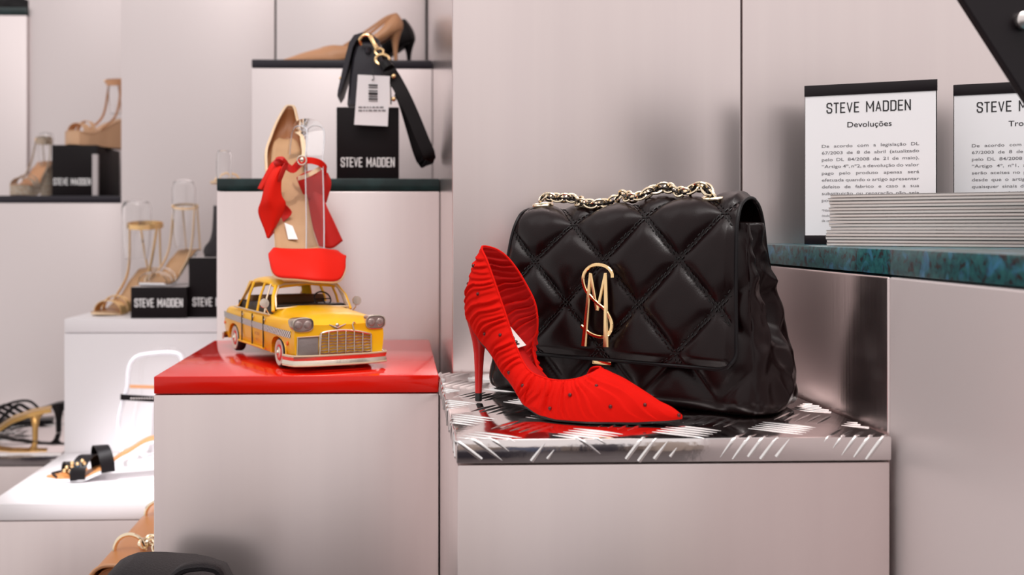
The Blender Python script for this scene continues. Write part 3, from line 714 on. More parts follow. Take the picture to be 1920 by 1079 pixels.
    hp.loft([[Vector((x, yc + a * k, .0575 + b_ * k)) for a, b_ in ov] for x, k in ((.140, .8), (.160, 1.), (.1672, 1.), (.1675, .9), (.166, .86))]); pod = hp.build('headlight_bezel', 'aged_chrome', tx)
    MB().loft([[Vector((x, yc + a * k, .0575 + b_ * k)) for a, b_ in ov] for x, k in ((.164, .84), (.1668, .84), (.1672, .6))]).build('lamp_plate', 'lamp_glass', pod)
    for dy in (-.0058, .0058): MB().ball((.167, yc + dy, .0572), (.0018, .0052, .0052)).build('headlamp', 'lamp_glass', pod)
    MB().ball((.1605, sy * .048, .0435), (.0052, .0075, .0042)).build('turn_signal', 'amber_lamp', tx)
# side window frames, windscreen
ws = [(.0675, -.050, .0705), (.067, 0, .0720), (.0675, .050, .0705), (.057, .0475, .086), (.0455, .0395, .0985), (.044, .03, .1010), (.0435, 0, .102), (.044, -.03, .1010), (.0455, -.0395, .0985), (.057, -.0475, .086)]
wsp = []
for a, b_ in zip(ws, ws[1:] + ws[:1]): wsp += [Vector(a).lerp(Vector(b_), k / 4) for k in range(4)]
MB().tube(wsp, .0014, 7, closed=True).build('windscreen_frame', 'aged_cream', tx)
MB().tube([(-.118, y, .067 + .002 * (1 - (y / .04) ** 2)) for y in (-.04, -.02, 0, .02, .04)] + [(-.098, .042, .084), (-.082, .034, .098), (-.08, 0, .100), (-.082, -.034, .098), (-.098, -.042, .084)], .0013, 6, closed=True).build('rear_window_frame', 'aged_cream', tx)
# dark cabin
MB().box(-.105, .056, -.052, .052, .060, .0722, bev=.001).build('cabin_tub', 'taxi_dark', tx)
MB().box(-.026, -.012, -.046, .046, .068, .083, bev=.004).build('front_seat', 'taxi_interior', tx)
MB().box(-.088, -.074, -.044, .044, .066, .080, bev=.004).build('rear_seat', 'taxi_interior', tx)
MB().box(.046, .060, -.048, .048, .0705, .0745, bev=.002).build('dashboard', 'taxi_dark', tx)
m_ = MB(); m_.tube(torus((.038, .024, .0795), .0115, .001, (.8, 0, .6), 24), .0011, 6, closed=True); m_.tube([(.038, .024, .0795), (.052, .024, .072)], .001, 6)
m_.tube([(.038, .0135, .0795), (.038, .0345, .0795)], .0008, 5); m_.build('steering_wheel', 'taxi_dark', tx)
# front end: grille, number panel, emblem, bumper
gz = lambda y: .0425 + .0065 * (1 - (abs(y) / .041) ** 2)
fr = [Vector((.1675, y, gz(y))) for y in [-.041 + .082 * i / 20 for i in range(21)]]
G_ = MB(); G_.box(.158, .1655, -.050, .0500, .018, .043); G_.build('grille_recess', 'taxi_dark', tx, smooth=False)
yl = [-.026 + .0112 * k for k in range(7)]
for y in yl: MB().tube([(.1680, y, .0195), (.1685, y, gz(y) - .001)], .0008, 5).build('grille_upright', 'aged_chrome', tx)
for k in range(7):
    z = .0215 + .0036 * k; yy = .041
    MB().tube([(.1665, lerp(-.026, yy, i / 24), z + .0005 * math.sin(i * 1.9 + k)) for i in range(25)], .0010, 5).build('grille_bar', 'grille_bar', tx)
MB().tube([Vector((.1675, -.0265, .0195))] + [p for p in fr if p.y > -.027] + [Vector((.1675, .0415, .0195))], .0014, 6).build('grille_frame', 'aged_chrome', tx)
MB().box(.162, .1672, -.0545, -.0275, .0185, .0425, bev=.0015).build('front_panel', 'panel_grey', tx)
MB().tube([(.1675, -.0555, .0185), (.1675, -.0265, .0185), (.1675, -.0265, .0430), (.1675, -.0545, .0425)], .0010, 5, closed=True).build('panel_frame', 'aged_cream', tx)
MB().tube([(.1655, -.0135, .0562), (.1675, -.004, .0520), (.1655, .0085, .0565)], [.0006, .0015, .0006], 6).ball((.1672, -.0035, .0555), (.0018, .0026, .0026)).build('bonnet_emblem', 'aged_chrome', tx)
MB().tube([(.166, .0205, .0570), (.167, .018, .0585), (.1675, .0165, .0560), (.1685, .0172, .0520), (.1690, .018, .0485)], .0008, 6).build('bonnet_handle', 'aged_chrome', tx)
bp = lambda t: Vector((.178 - .012 * abs(t) ** 3.2 - (.02 * max(0, abs(t) - .93) / .07), .0665 * t, 0))
for nm, z0_, hh in (('front_bumper', .0115, .0055), ):
    pts = [bp(-1 + 2 * i / 40) + Vector((0, 0, .0145)) for i in range(41)]
    MB().tube(pts, 1., prof=[(-.0028, -.0058), (.0, -.0062), (.0016, -.0045), (.0008, -.002), (.0, 0), (.0008, .002), (.0016, .0045), (0, .0062), (-.0028, .0058)], up=(0, 0, 1)).build('front_bumper', 'aged_chrome', tx)
    MB().tube([p + Vector((.0012, 0, .0058)) for p in pts], .0012, 6).build('bumper_rim', 'aged_cream', tx)
    MB().tube([p + Vector((.0012, 0, -.0058)) for p in pts], .0014, 6).build('bumper_rim', 'aged_cream', tx)
MB().tube([(-.168 - .008 * (1 - (abs(t)) ** 3) + (.016 * max(0, abs(t) - .93) / .07), .062 * t, .0165) for t in [-1 + 2 * i / 30 for i in range(31)]], 1., prof=[(-.0012, -.0045), (.0012, -.0045), (.0012, .0045), (-.0012, .0045)], up=(0, 0, 1)).build('rear_bumper', 'aged_chrome', tx)
MB().box(-.15, .15, -.040, .040, .012, .018).build('chassis', 'taxi_dark', tx, smooth=False)
for wx in WHX:
    for sy in (-1, 1):
        M_ = Matrix.Translation((wx, sy * .0535, WR)) @ Matrix.Rotation(-sy * PI / 2, 4, 'X')
        ty = MB().lathe([(.010, -.0055), (.0168, -.006), (WR - .0004, -.004), (WR - .0002, 0), (WR - .0004, .004), (.0175, .0062), (.0155, .0066), (.010, .004)], 28, M_).build('wheel', 'rubber', tx)
        MB().lathe([(.0002, .0030), (.0095, .0050), (.0125, .0072), (.0160, .0072), (.0163, .0060)], 28, M_).build('whitewall', 'white_enamel', ty)
        MB().lathe([(.0002, .0040), (.0100, .0050), (.0100, .0070), (.0088, .0072)], 24, M_).build('rim', 'red_heel', ty)
        MB().lathe([(.0078, .0050), (.0074, .0075), (.0035, .0085), (.0028, .0100), (.0002, .0104)], 24, M_).build('hubcap', 'aged_chrome', ty)
tx.location.z += .0

# ------------------------------------------------------------------ red bow sandal propped on the taxi roof
RX = D(577, 524, 1.50)
rs = thing('bow_sandal', 'red satin bow sandal with nude insole standing on the roof of the toy taxi', 'shoe', RX)
def rel(px, py, d): return D(px, py, d) - RX
# footbed: centre line from toe up to the heel seat, width, and sideways direction
cl = spline([(*rel(578, 521, 1.47), .037), (*rel(570, 505, 1.50), .046), (*rel(556, 462, 1.535), .035), (*rel(548, 410, 1.570), .031), (*rel(543, 350, 1.612), .028), (*rel(538, 300, 1.655), .027), (*rel(536, 272, 1.69), .022), (*rel(536, 262, 1.705), .012)], 60)
foot = []; below = []
for i, c in enumerate(cl):
    p = Vector(c[:3]); t = Vector(cl[min(i + 1, 59)][:3]) - Vector(cl[max(i - 1, 0)][:3]); sd = Vector((1, .08, 0)); nr = sd.cross(t).normalized(); nr = nr if nr.y < 0 else -nr
    hw = c[3] * .86
    foot.append([p + sd * hw * a + nr * (.003 * a * a) for a in (-1, -.7, -.35, 0, .35, .7, 1)]); below.append([p + sd * hw * 1.03 * a - nr * .0035 for a in (-1, -.5, 0, .5, 1)])
ins_ = MB().grid(foot).build('insole', 'nude_leather', rs, solid=.002)
MB().grid(below).build('outsole', 'cream_edge', rs, solid=.004)
lb = MB(); cc = [Vector(rel(534, 418, 1.558)), Vector(rel(549, 424, 1.555)), Vector(rel(559, 449, 1.540)), Vector(rel(541, 449, 1.543))]
ll = lb.add([c + Vector((0, -.004, 0)) for c in cc], [(0, 1, 2, 3)]).build('insole_label', 'label_white', ins_, solid=.0004, smooth=False)
# toe band
band = []
tc0 = rel(578, 497, 1.505)
ol = spline([rel(510, 482, 1.51), rel(509, 500, 1.485), rel(520, 519, 1.462), rel(560, 523, 1.445), rel(600, 527, 1.445), rel(634, 526, 1.465), rel(646, 505, 1.49), rel(644, 484, 1.52)], 60)
ul = spline([rel(511, 474, 1.535), rel(514, 466, 1.530), rel(530, 467, 1.512), rel(565, 468, 1.500), rel(598, 467, 1.500), rel(618, 469, 1.512), rel(632, 471, 1.530), rel(642, 480, 1.535)], 60)
for i, (a, b_) in enumerate(zip(ol, ul)):
    a, b_ = Vector(a), Vector(b_); u = i / 59; row = []
    out = Vector((math.copysign(abs(2 * u - 1) ** 1.5, 2 * u - 1) * .5, -1 + .6 * abs(2 * u - 1), .15))
    for j in range(13):
        t = j / 12; row.append(a.lerp(b_, t) + out * (.009 * math.sin(PI * (t * .92 + .04))))
    band.append(row)
MB().grid(band).build('toe_band', 'red_satin', rs, solid=.0022, off=0)
MB().tube([Vector(p) + Vector((0, .002, -.001)) for p in ol], .0022, 6).build('sole_welt', 'cream_edge', rs)
# heel counter: pointed nude cup with brown lining
hc = []; 
lp = spline([rel(501, 330, 1.640), rel(500, 285, 1.66), rel(508, 258, 1.69), rel(520, 228, 1.715), rel(535, 202, 1.728), rel(543, 198, 1.730), rel(551, 202, 1.728), rel(557, 225, 1.715), rel(563, 252, 1.69), rel(567, 285, 1.665), rel(567, 312, 1.645)], 50)
bp_ = spline([rel(513, 340, 1.625), rel(511, 312, 1.655), rel(514, 295, 1.675), rel(521, 278, 1.700), rel(532, 268, 1.712), rel(538, 264, 1.714), rel(545, 268, 1.712), rel(554, 280, 1.700), rel(559, 295, 1.68), rel(561, 312, 1.66), rel(561, 330, 1.645)], 50)
for i, (a, b_) in enumerate(zip(lp, bp_)):
    a, b_ = Vector(a), Vector(b_); c_ = rel(540, 260, 1.70); row = []
    for j in range(9):
        t = j / 8; q = a.lerp(b_, t); q += (Vector((q.x - c_.x, 0, 0)) * .25 + Vector((0, .012, 0))) * math.sin(PI * t) ; row.append(q)
    hc.append(row)
MB().grid(hc).build('heel_cup', 'brown_lining', rs, solid=.001)
MB().grid([[p + Vector((math.copysign(.0018, p.x - rel(540, 260, 1.7).x), .0030, .0012)) for p in r] for r in hc]).build('heel_cover', 'cream_edge', rs, solid=.0015)
MB().tube([Vector(p) for p in lp], .0015, 6).build('heel_cup_edge', 'cream_edge', rs)
MB().tube([rel(536, 285, 1.715), rel(535, 330, 1.728), rel(534, 380, 1.735), rel(533, 440, 1.735)], [.012, .007, .005, .004], 12).build('stiletto_heel', 'red_satin', rs)
# clear plastic band looped over the instep
cb = [rel(591, 472, 1.53), rel(591, 420, 1.545), rel(590, 360, 1.56), rel(589, 300, 1.575), rel(592, 255, 1.59), rel(588, 240, 1.60), rel(572, 237, 1.625), rel(561, 250, 1.645), rel(555, 290, 1.655)]
cbs = spline(cb, 70)
MB().tube([Vector(p) for p in cbs], 1., prof=[(-.0135, -.0005), (.0135, -.0005), (.0135, .0005), (-.0135, .0005)], up=[Vector((.0 + .6 * max(0, (i - 35) / 35), -1, .2)) for i in range(70)]).build('clear_band', 'clear_acrylic', rs)
for s_ in (-1, 1): MB().tube([Vector(p) + Vector((s_ * .0128 * (1 - .25 * max(0, (i - 45) / 25)), -.001, 0)) for i, p in enumerate(cbs)], .0010, 6).build('clear_band_edge', 'clear_edge', rs)
# ankle strap, buckle, nude strap
MB().tube(spline([rel(548, 318, 1.60), rel(560, 305, 1.575), rel(580, 301, 1.562), rel(600, 306, 1.565), rel(612, 318, 1.585), rel(606, 325, 1.62)], 30), 1., prof=[(-.0006, -.0048), (.0006, -.0048), (.0006, .0048), (-.0006, .0048)], up=(.1, 0, 1)).build('ankle_strap', 'red_satin', rs)
MB().tube(torus(rel(566, 301, 1.558), .0066, .001, (0, -1, .1), 20), .0013, 7, closed=True).ball(rel(566, 300, 1.557), (.0035, .002, .0035)).build('buckle', 'aged_chrome', rs)
MB().tube(spline([rel(559, 335, 1.585), rel(575, 330, 1.57), rel(590, 322, 1.565), rel(601, 315, 1.57)], 16), 1., prof=[(-.0006, -.0032), (.0006, -.0032), (.0006, .0032), (-.0006, .0032)], up=(.2, 0, 1)).build('nude_strap', 'cream_edge', rs)
MB().tube(spline([rel(556, 248, 1.64), rel(566, 256, 1.61), rel(570, 275, 1.60), rel(568, 298, 1.585)], 16), 1., prof=[(-.0006, -.0026), (.0006, -.0026), (.0006, .0026), (-.0006, .0026)], up=(1, 0, .2)).build('nude_strap', 'cream_edge', rs)
# bow: folded satin tails, each a sheet through control rows
def sheet(rows_, name, m_, n=26, solid=.0009, wav=.0):
    cols = [spline([rel(*p) for p in r], n) for r in rows_]; g = []
    for i in range(n): g.append([Vector(p) for p in spline([c[i] for c in cols], 12)])
    for i, r in enumerate(g):
        for j, p in enumerate(r): p.y += wav * math.sin(j / 11 * PI * 3) * (i / n)
    return MB().grid(g).build(name, m_, rs, solid=solid)
sheet([[(533, 300, 1.57), (512, 303, 1.565), (498, 325, 1.565), (483, 354, 1.57)], [(530, 306, 1.558), (514, 316, 1.553), (502, 335, 1.553), (490, 356, 1.56)], [(531, 313, 1.565), (520, 325, 1.56), (508, 343, 1.56), (496, 354, 1.57)]], 'bow_loop', 'red_satin')
sheet([[(520, 308, 1.55), (501, 335, 1.545), (490, 375, 1.545), (484, 398, 1.55), (496, 432, 1.55), (500, 446, 1.552)], [(527, 312, 1.54), (513, 340, 1.535), (507, 372, 1.535), (512, 395, 1.54), (512, 425, 1.545), (502, 447, 1.55)], [(533, 312, 1.548), (528, 335, 1.545), (528, 365, 1.545), (536, 385, 1.55), (520, 420, 1.552), (503, 448, 1.554)]], 'bow_tail', 'red_satin', wav=.001)
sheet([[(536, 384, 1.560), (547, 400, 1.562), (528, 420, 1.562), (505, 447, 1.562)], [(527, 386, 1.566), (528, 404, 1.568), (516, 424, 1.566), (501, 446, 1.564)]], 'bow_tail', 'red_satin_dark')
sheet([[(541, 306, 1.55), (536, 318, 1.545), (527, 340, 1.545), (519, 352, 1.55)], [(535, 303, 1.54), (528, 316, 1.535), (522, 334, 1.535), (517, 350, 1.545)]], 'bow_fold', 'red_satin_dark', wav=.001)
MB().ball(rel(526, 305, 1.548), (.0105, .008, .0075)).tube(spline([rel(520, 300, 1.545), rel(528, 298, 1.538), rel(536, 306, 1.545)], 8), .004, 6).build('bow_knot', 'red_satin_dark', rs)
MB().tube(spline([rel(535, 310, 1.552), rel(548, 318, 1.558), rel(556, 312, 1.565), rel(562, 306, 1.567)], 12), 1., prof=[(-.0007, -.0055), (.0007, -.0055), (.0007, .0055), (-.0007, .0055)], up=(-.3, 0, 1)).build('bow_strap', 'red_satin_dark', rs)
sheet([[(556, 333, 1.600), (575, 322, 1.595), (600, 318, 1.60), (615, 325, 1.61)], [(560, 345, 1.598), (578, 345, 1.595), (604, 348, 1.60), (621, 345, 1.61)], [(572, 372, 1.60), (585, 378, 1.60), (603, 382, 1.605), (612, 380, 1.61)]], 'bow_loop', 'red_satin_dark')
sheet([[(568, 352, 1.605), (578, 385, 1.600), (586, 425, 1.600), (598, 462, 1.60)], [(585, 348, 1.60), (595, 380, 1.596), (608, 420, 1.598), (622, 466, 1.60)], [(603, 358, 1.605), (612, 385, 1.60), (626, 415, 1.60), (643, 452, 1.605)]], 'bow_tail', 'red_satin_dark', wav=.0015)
# ------------------------------------------------------------------ shoe boxes with lettering
def shoe_box(label, x0, y0, w_, h, dep, z, tw=None, open_side=False, mm=.0):
    t = thing('shoe_box', label, 'box', (x0 + w_ / 2, y0 + dep / 2, z + .0004), group='black boxes lettered in white')
    MB().box(-w_ / 2, w_ / 2, -dep / 2, dep / 2, 0, h, bev=.0012).build('box_body', 'box_black', t)
    if open_side: MB().box(w_ / 2 - .012, w_ / 2 + .0012, -dep / 2 - .0006, -dep / 2 + .0005, .0008, h * .82).box(w_ / 2 - .0005, w_ / 2 + .0012, -dep / 2, -dep / 2 + .012, .0008, h * .82).build('pale_edge', 'box_inside', t, smooth=False)
    else: MB().box(-w_ / 2 + .0015, w_ / 2 - .0015, -dep / 2 + .0015, dep / 2 - .0015, h - .0002, h + .0003).build('lid_face', 'box_inside' if mm else 'box_black', t, smooth=False)
    mb = MB(); gothic(mb, 'STEVE MADDEN', (0 if not open_side else -.006, -dep / 2 - .0004, mm or h * .2), (1, 0, 0), (0, 0, 1), .0165 * w_ / .106, (tw or .86) * w_, .125)
    mb.build('lettering', 'lettering_white', t, smooth=False); return t
b_ = D(631, 333, 1.795); b2 = D(748, 333, 1.795)
shoe_box('black shoe box under the grey leather bag with white price tag', b_.x, 1.795, b2.x - b_.x, .1205, .13, EYE + .084, mm=.0200)
b_ = D(245, 597, 2.18); b2 = D(350, 597, 2.18)
shoe_box('low black shoe box on the white plinth under a clear sandal', b_.x, 2.18, b2.x - b_.x, .0630, .20, ZT, mm=.0225)
b_ = D(354, 597, 2.20)
shoe_box('tall black shoe box on the white plinth half hidden behind the taxi plinth', b_.x, 2.20, .115, .122, .20, ZT, mm=.0225)
b_ = D(97, 367, 2.74); b2 = D(182, 367, 2.74)
shoe_box('black shoe box at upper left under the tan wedge sandal', b_.x, 2.74, b2.x - b_.x, .1290, .22, EYE + .0845, open_side=True, mm=.027, tw=.82)

# ------------------------------------------------------------------ printed signs and booklets
def sign(label, pl, dl, width, ang, head, sub, lines, foot=(), body_cols=1.):
    """pl: lower left corner; ang: turn towards the camera"""
    t = thing('counter_sign', label, 'sign', (pl.x, pl.y, EYE - .0178), ang, group=None)
    Hs = .187; tb_, bb = .0125, .0105
    MB().box(0, width, .000, .006, 0, Hs, bev=.0006).build('backing_board', 'frame_black', t)
    MB().box(-.0004, width + .0004, -.0018, .0003, Hs - tb_, Hs + .0004, bev=.0004).build('top_rail', 'frame_black', t)
    MB().box(-.0004, width + .0004, -.0018, .0003, -.0001, bb, bev=.0004).build('bottom_rail', 'frame_black', t)
    MB().tube([(width * .5, .006, Hs * .7), (width * .5, .028, 0.001)], .002, 6).build('easel_strut', 'frame_black', t)
    pp = MB().box(.0006, width - .0012, -.0009, -.0002, bb, Hs - tb_).build('paper', 'paper', t, smooth=False)
    X, Z = (1, 0, 0), (0, 0, 1); y = -.0011
    mb = MB(); gothic(mb, head, (width * .49, y, Hs - .0335), X, Z, .0125, width * .64, .115); mb.build('heading', 'ink', pp, smooth=False)
    mb = MB(); text(mb, sub, (width * .50, y, Hs - .0505), X, Z, .0066, None, .008, 'c', 1.12); mb.build('subheading', 'ink', pp, smooth=False)
    mb = MB(); x0, x1 = width * .135, width * .87; z = Hs - .0735
    for ln in lines:
        last = ln.startswith('~'); wd = ln.strip('~').split(' '); ms = [text_mesh(q, 1., .004) for q in wd]; k = .0037 / .73 * 1.42
        ws_ = [(max(v.x for v in m[0]) - min(v.x for v in m[0])) * k for m in ms]
        gap = (x1 - x0 - sum(ws_)) / max(1, len(wd) - 1) if not last and len(wd) > 1 else .002
        if gap < .0008: f = (x1 - x0 - .0009 * (len(wd) - 1)) / sum(ws_); ws_ = [a * f for a in ws_]; gap = .0009
        else: f = 1
        x = x0
        for q, ww in zip(wd, ws_): text(mb, q, (x, y, z), X, Z, .0037, ww, .004); x += ww + gap
        z -= .00795
    mb.build('body_text', 'ink_grey', pp, smooth=False)
    if foot:
        mb = MB(); z -= .0035
        for q in foot: text(mb, q, (x0, y, z), X, Z, .0029, None, .002); z -= .0060
        mb.build('footnote', 'ink_grey', pp, smooth=False)
    return t
p1, p2 = G(1509, 458.5, EYE - .018), D(1757, 400, 1.185)
a_ = math.atan2(p2.y - p1.y, p2.x - p1.x); wdt = math.hypot(p2.x - p1.x, p2.y - p1.y)
print('sign', p1, p2, math.degrees(a_), wdt)
sign('black-framed returns notice headed Devoluções standing left on the marble counter', p1, 0, wdt, a_, 'STEVE MADDEN', 'Devoluções',
     ['De acordo com a legislação DL', '67/2003 de 8 de abril (atualizado', 'pelo DL 84/2008 de 21 de maio),', '“Artigo 4º, nº2, a devolução do valor', 'pago pelo produto apenas será', 'efetuada quando o artigo apresentar', 'defeito de fabrico e caso a sua', 'substituição ou reparação não seja', '~possível.”'], ('*Não ab', 'óculos', 'de carg'))
p3 = D(1788, 458, 1.232)
sign('second black-framed notice at right edge partly hidden by dark tilted panel', p3, 0, wdt, a_, 'STEVE MADDEN', 'Trocas',
     ['De acordo com a legislação DL', '67/2003 de 8 de abril (atualizado', 'pelo DL 84/2008 de 21 de maio),', '“Artigo 4º, nº1, as trocas apenas', 'serão aceites no prazo de 30 dias', 'desde que o artigo não apresente', 'quaisquer sinais de uso e desgaste', 'e esteja devidamente na sua', 'embalagem original com talão'], ())
# pile of booklets, each its own thing
bang = math.atan2(-.60, .80); z = EYE - .0178; n = 16; zs = .0545 / n
bo = Vector((.4575, 1.122, 0))
proto = None
for i in range(n):
    if i == 0:
        proto = thing('booklet', 'pale stapled booklet in the pile on the marble counter', 'booklet', (bo.x, bo.y, z), bang, group='booklets piled on the marble counter')
        MB().box(0, .235, .0, .10, .0002, zs - .0004, bev=.0005).build('pages', 'booklet_paper', proto)
        MB().box(-.0003, .2353, -.0003, .1003, zs - .0005, zs - .00005).build('cover', 'booklet_cover', proto, smooth=False); o = proto
    else:
        o = proto.copy(); COL.objects.link(o)
        for c in list(proto.children): q = c.copy(); COL.objects.link(q); q.parent = o
    o['label'] = 'pale booklet %s the pile on the marble counter' % (['at the very bottom of', 'second from the bottom of', 'third from the bottom of', 'fourth from the bottom of', 'fifth from the bottom of', 'sixth from the bottom of', 'seventh from the bottom of', 'eighth from the bottom of', 'eighth from the top of', 'seventh from the top of', 'sixth from the top of', 'fifth from the top of', 'fourth from the top of', 'third from the top of', 'second from the top of', 'on the very top of'][i])
    f = i / n; o.location = (bo.x + random.uniform(-.0012, .0012) - (.003 if f < .28 else 0) , bo.y + random.uniform(-.0014, .0014), z + i * zs)
    o.scale = (1, 1, random.uniform(.93, 1.0))
    o.rotation_euler = (0, 0, bang + random.uniform(-.006, .006))
    if i == n - 1: o.location.z += 0
# dark tilted panel at the upper right corner, standing on the counter
yb = .80
e0, e1_ = D(1803, -3, yb), D(1921, 181, yb); dv = (e1_ - e0); zc = EYE - .018
k = (zc + .02 - e0.z) / dv.z; ft = e0 + dv * k; tp_ = e0 - dv * .35
st_ = thing('display_stand', 'black tilted display stand with chrome stud at top right corner', 'stand', (ft.x + .05, yb, zc + .0002))
o_ = st_.location
quad = [ft, ft + Vector((.15, 0, 0)), tp_ + Vector((.30, 0, 0)), tp_]
MB().loft([[Vector((p.x, p.y + dy, p.z)) - o_ for p in quad] for dy in (0, .008)]).build('panel', 'frame_black', st_, smooth=False, bevel=.0012)
MB().box(-.055, .15, -.03, .04, 0, .0195, bev=.001).build('base', 'frame_black', st_)
sd = D(1916, 40, yb) - o_
MB().lathe([(.0002, .0), (.0055, .0), (.0075, .003), (.007, .006), (.004, .0085), (.0002, .009)], 20, Matrix.Translation(sd) @ Matrix.Rotation(PI / 2, 4, 'X')).build('stud', 'steel_edge', st_)

# ------------------------------------------------------------------ grey bag with strap and price tag on its box
GO = D(700, 196, 1.86); GZ = EYE + .084 + .1212
gb = thing('shoulder_bag', 'dark grey leather bag with gold link strap and white price tag', 'handbag', (GO.x, GO.y, GZ))
def gr(px, py, d=1.835): return D(px, py, d) - Vector((GO.x, GO.y, GZ))
side = [gr(651, 196), gr(655, 150), gr(661, 105), gr(668, 84), gr(680, 76), gr(694, 76), gr(708, 84), gr(716, 105), gr(722, 150), gr(728, 196)]
rings = []
for i, (dy, k) in enumerate(((-.008, .86), (-.004, .96), (0, 1), (.09, 1), (.10, .95))):
    c = gr(690, 150); rings.append([Vector((c.x + (p.x - c.x) * k, p.y + dy, max(.0006, c.z + (p.z - c.z) * (k if p.z > 0.01 else 1)))) for p in side])
MB().loft(rings).build('body', 'grey_leather', gb)
fl = [gr(712, 78), gr(697, 66), gr(680, 63), gr(664, 68), gr(655, 82), gr(648, 108), gr(641, 140), gr(634, 172), gr(633, 181)]
fi = [gr(708, 83), gr(696, 73), gr(681, 71), gr(669, 77), gr(662, 90), gr(657, 112), gr(650, 140), gr(640, 172), gr(633, 182)]
MB().loft([[p + Vector((0, dy, 0)) for p in fl + fi[::-1]] for dy in (-.012, .10)]).build('flap', 'grey_leather', gb, ang=60)
MB().box(0, .0001, 0, .0001, 0, .0001).v and MB().tube([gr(690, 90, 1.825), gr(690, 100, 1.825)], [.0065, .0045], 10).build('strap_tab', 'grey_leather', gb)
MB().tube([gr(731, 118, 1.85), gr(733, 196, 1.85)], .0012, 5).build('side_seam', 'grey_leather', gb)
MB().ball(gr(639, 147, 1.84), .003).build('flap_stud', 'gold', gb)
def ringp(px, py, R_, r, nrm, parent, nm='ring', d=1.82, m_='gold', sx=1., dx=(1, 0, 0)):
    return MB().tube(torus(gr(px, py, d), R_, r, nrm, 24, sx=sx, dirx=dx), r, 8, closed=True).build(nm, m_, parent)
MB().tube(spline([gr(677, 84, 1.82), gr(675, 74, 1.815), gr(684, 66, 1.81), gr(694, 68, 1.81), gr(698, 76, 1.815)], 20), .0030, 8).build('ring', 'gold', gb)
MB().tube([gr(694, 68, 1.81), gr(700, 80, 1.808), gr(707, 92, 1.805)], [.0048, .0036, .0048], 8).build('swivel_clasp', 'gold', gb)
ringp(711, 97, .0062, .0022, (.3, -1, .2), gb, 'chain_link', 1.805, sx=1.1); ringp(717, 112, .0095, .0026, (-.2, -1, .2), gb, 'chain_link', 1.80, sx=1.2); 
stp = spline([gr(721, 114, 1.80), gr(727, 124, 1.795), gr(731, 134, 1.79), gr(741, 150, 1.79), gr(757, 180, 1.785), gr(775, 220, 1.78), gr(792, 262, 1.775), gr(803, 288, 1.775), gr(803, 300, 1.785), gr(795, 303, 1.80), gr(786, 285, 1.80), gr(774, 245, 1.80), gr(762, 205, 1.80), gr(750, 180, 1.82)], 80)
MB().tube([Vector(p) for p in stp], 1., prof=[(-.0115, -.0013), (.0115, -.0013), (.0115, .0013), (-.0115, .0013)], up=[(.25, -1, .35)] * 45 + [Vector((lerp(.25, -.6, k / 10), -1 + .1 * k, .35)) for k in range(1, 11)] + [(-.6, .9, .1)] * 25).build('strap', 'black_leather_plain', gb)
MB().tube([gr(722, 119, 1.795), gr(729, 130, 1.79)], [.010, .011], 10).build('strap_loop', 'black_leather_plain', gb)
for q in ((738, 143), (738, 186)): MB().ball(gr(*q, 1.782), .0042, 12, 6).build('rivet', 'gold', gb)
tg = thing('price_tag', 'white hanging price tag with barcode on the grey leather bag', 'tag', gr(698, 140, 1.775) + Vector((GO.x, GO.y, GZ)))
def tr(px, py, d=1.775): return D(px, py, d) - tg.location
MB().add([tr(671, 140), tr(731, 143), tr(727, 237), tr(664, 234)], [(0, 1, 2, 3)]).build('card', 'paper', tg, solid=.0006, smooth=False)
mb = MB()
for y0, y1_ in ((158, 161), (163, 165), (169, 171), (173, 178), (180, 182), (184, 187), (189, 190)): a = 1.7735; mb.add([tr(691, y1_, a), tr(708, y1_ + .6, a), tr(708, y0 + .6, a), tr(691, y0, a)], [(0, 1, 2, 3)])
mb.build('barcode', 'ink', tg, smooth=False)
mb = MB()
for i, (y, wl) in enumerate(((200, 42), (206, 46))):
    x = 672
    while x < 672 + wl: q = random.choice((3, 5, 7)); mb.add([tr(x, y + 2.6, 1.7735), tr(x + q, y + 2.7, 1.7735), tr(x + q, y + .1, 1.7735), tr(x, y, 1.7735)], [(0, 1, 2, 3)]); x += q + 2
mb.build('small_print', 'ink_grey', tg, smooth=False)
MB().tube(spline([tr(697, 150), tr(701, 149, 1.77), tr(700, 140, 1.77), tr(698, 128, 1.79)], 12), .0007, 5).build('tag_loop', 'ink', tg)

# ------------------------------------------------------------------ slingback and black pump on the highest plinth
c_ = D(742, 118, 2.235); r_ = (D(520, 118, 2.235) - c_)
zt3 = EYE + .344 + .0006
sl = thing('slingback_shoe', 'tan pointed slingback shoe standing on the highest black ledge', 'shoe', (c_.x, 2.235, zt3), PI, scale=1.06); sl.scale = (1.06, 1.06, .76)
SL_T = [(.229, 1, .2285, 0, .009), (.205, 1, .205, 0, .0195), (.18, 1, .186, 0, .029), (.158, 1, .168, 0, .036), (.143, 1, .150, 0, .043), (.132, 1, .144, .010, .044), (.12, 1, .134, .019, .045), (.11, 1, .121, .025, .046), (.10, 1, .108, .025, .045), (.085, 1, .092, .0225, .048), (.07, 1, .074, .0215, .058), (.055, 1, .057, .020, .072),
        (.04, 1, .041, .019, .078), (.027, 1, .028, .018, .094), (.012, 1, .014, .016, .118), (-.004, 1, .002, .010, .134), (-.013, 0, -.003, 0, .140)]
SL_T = SL_T + [(a, -1 if b_ else 0, c, -d, e) for a, b_, c, d, e in SL_T[-2::-1]]
pump(sl, straight, SL_T, 'tan_pump', 'tan_pump', 'tan_pump', 'tan_pump', nu=160, nv=12)
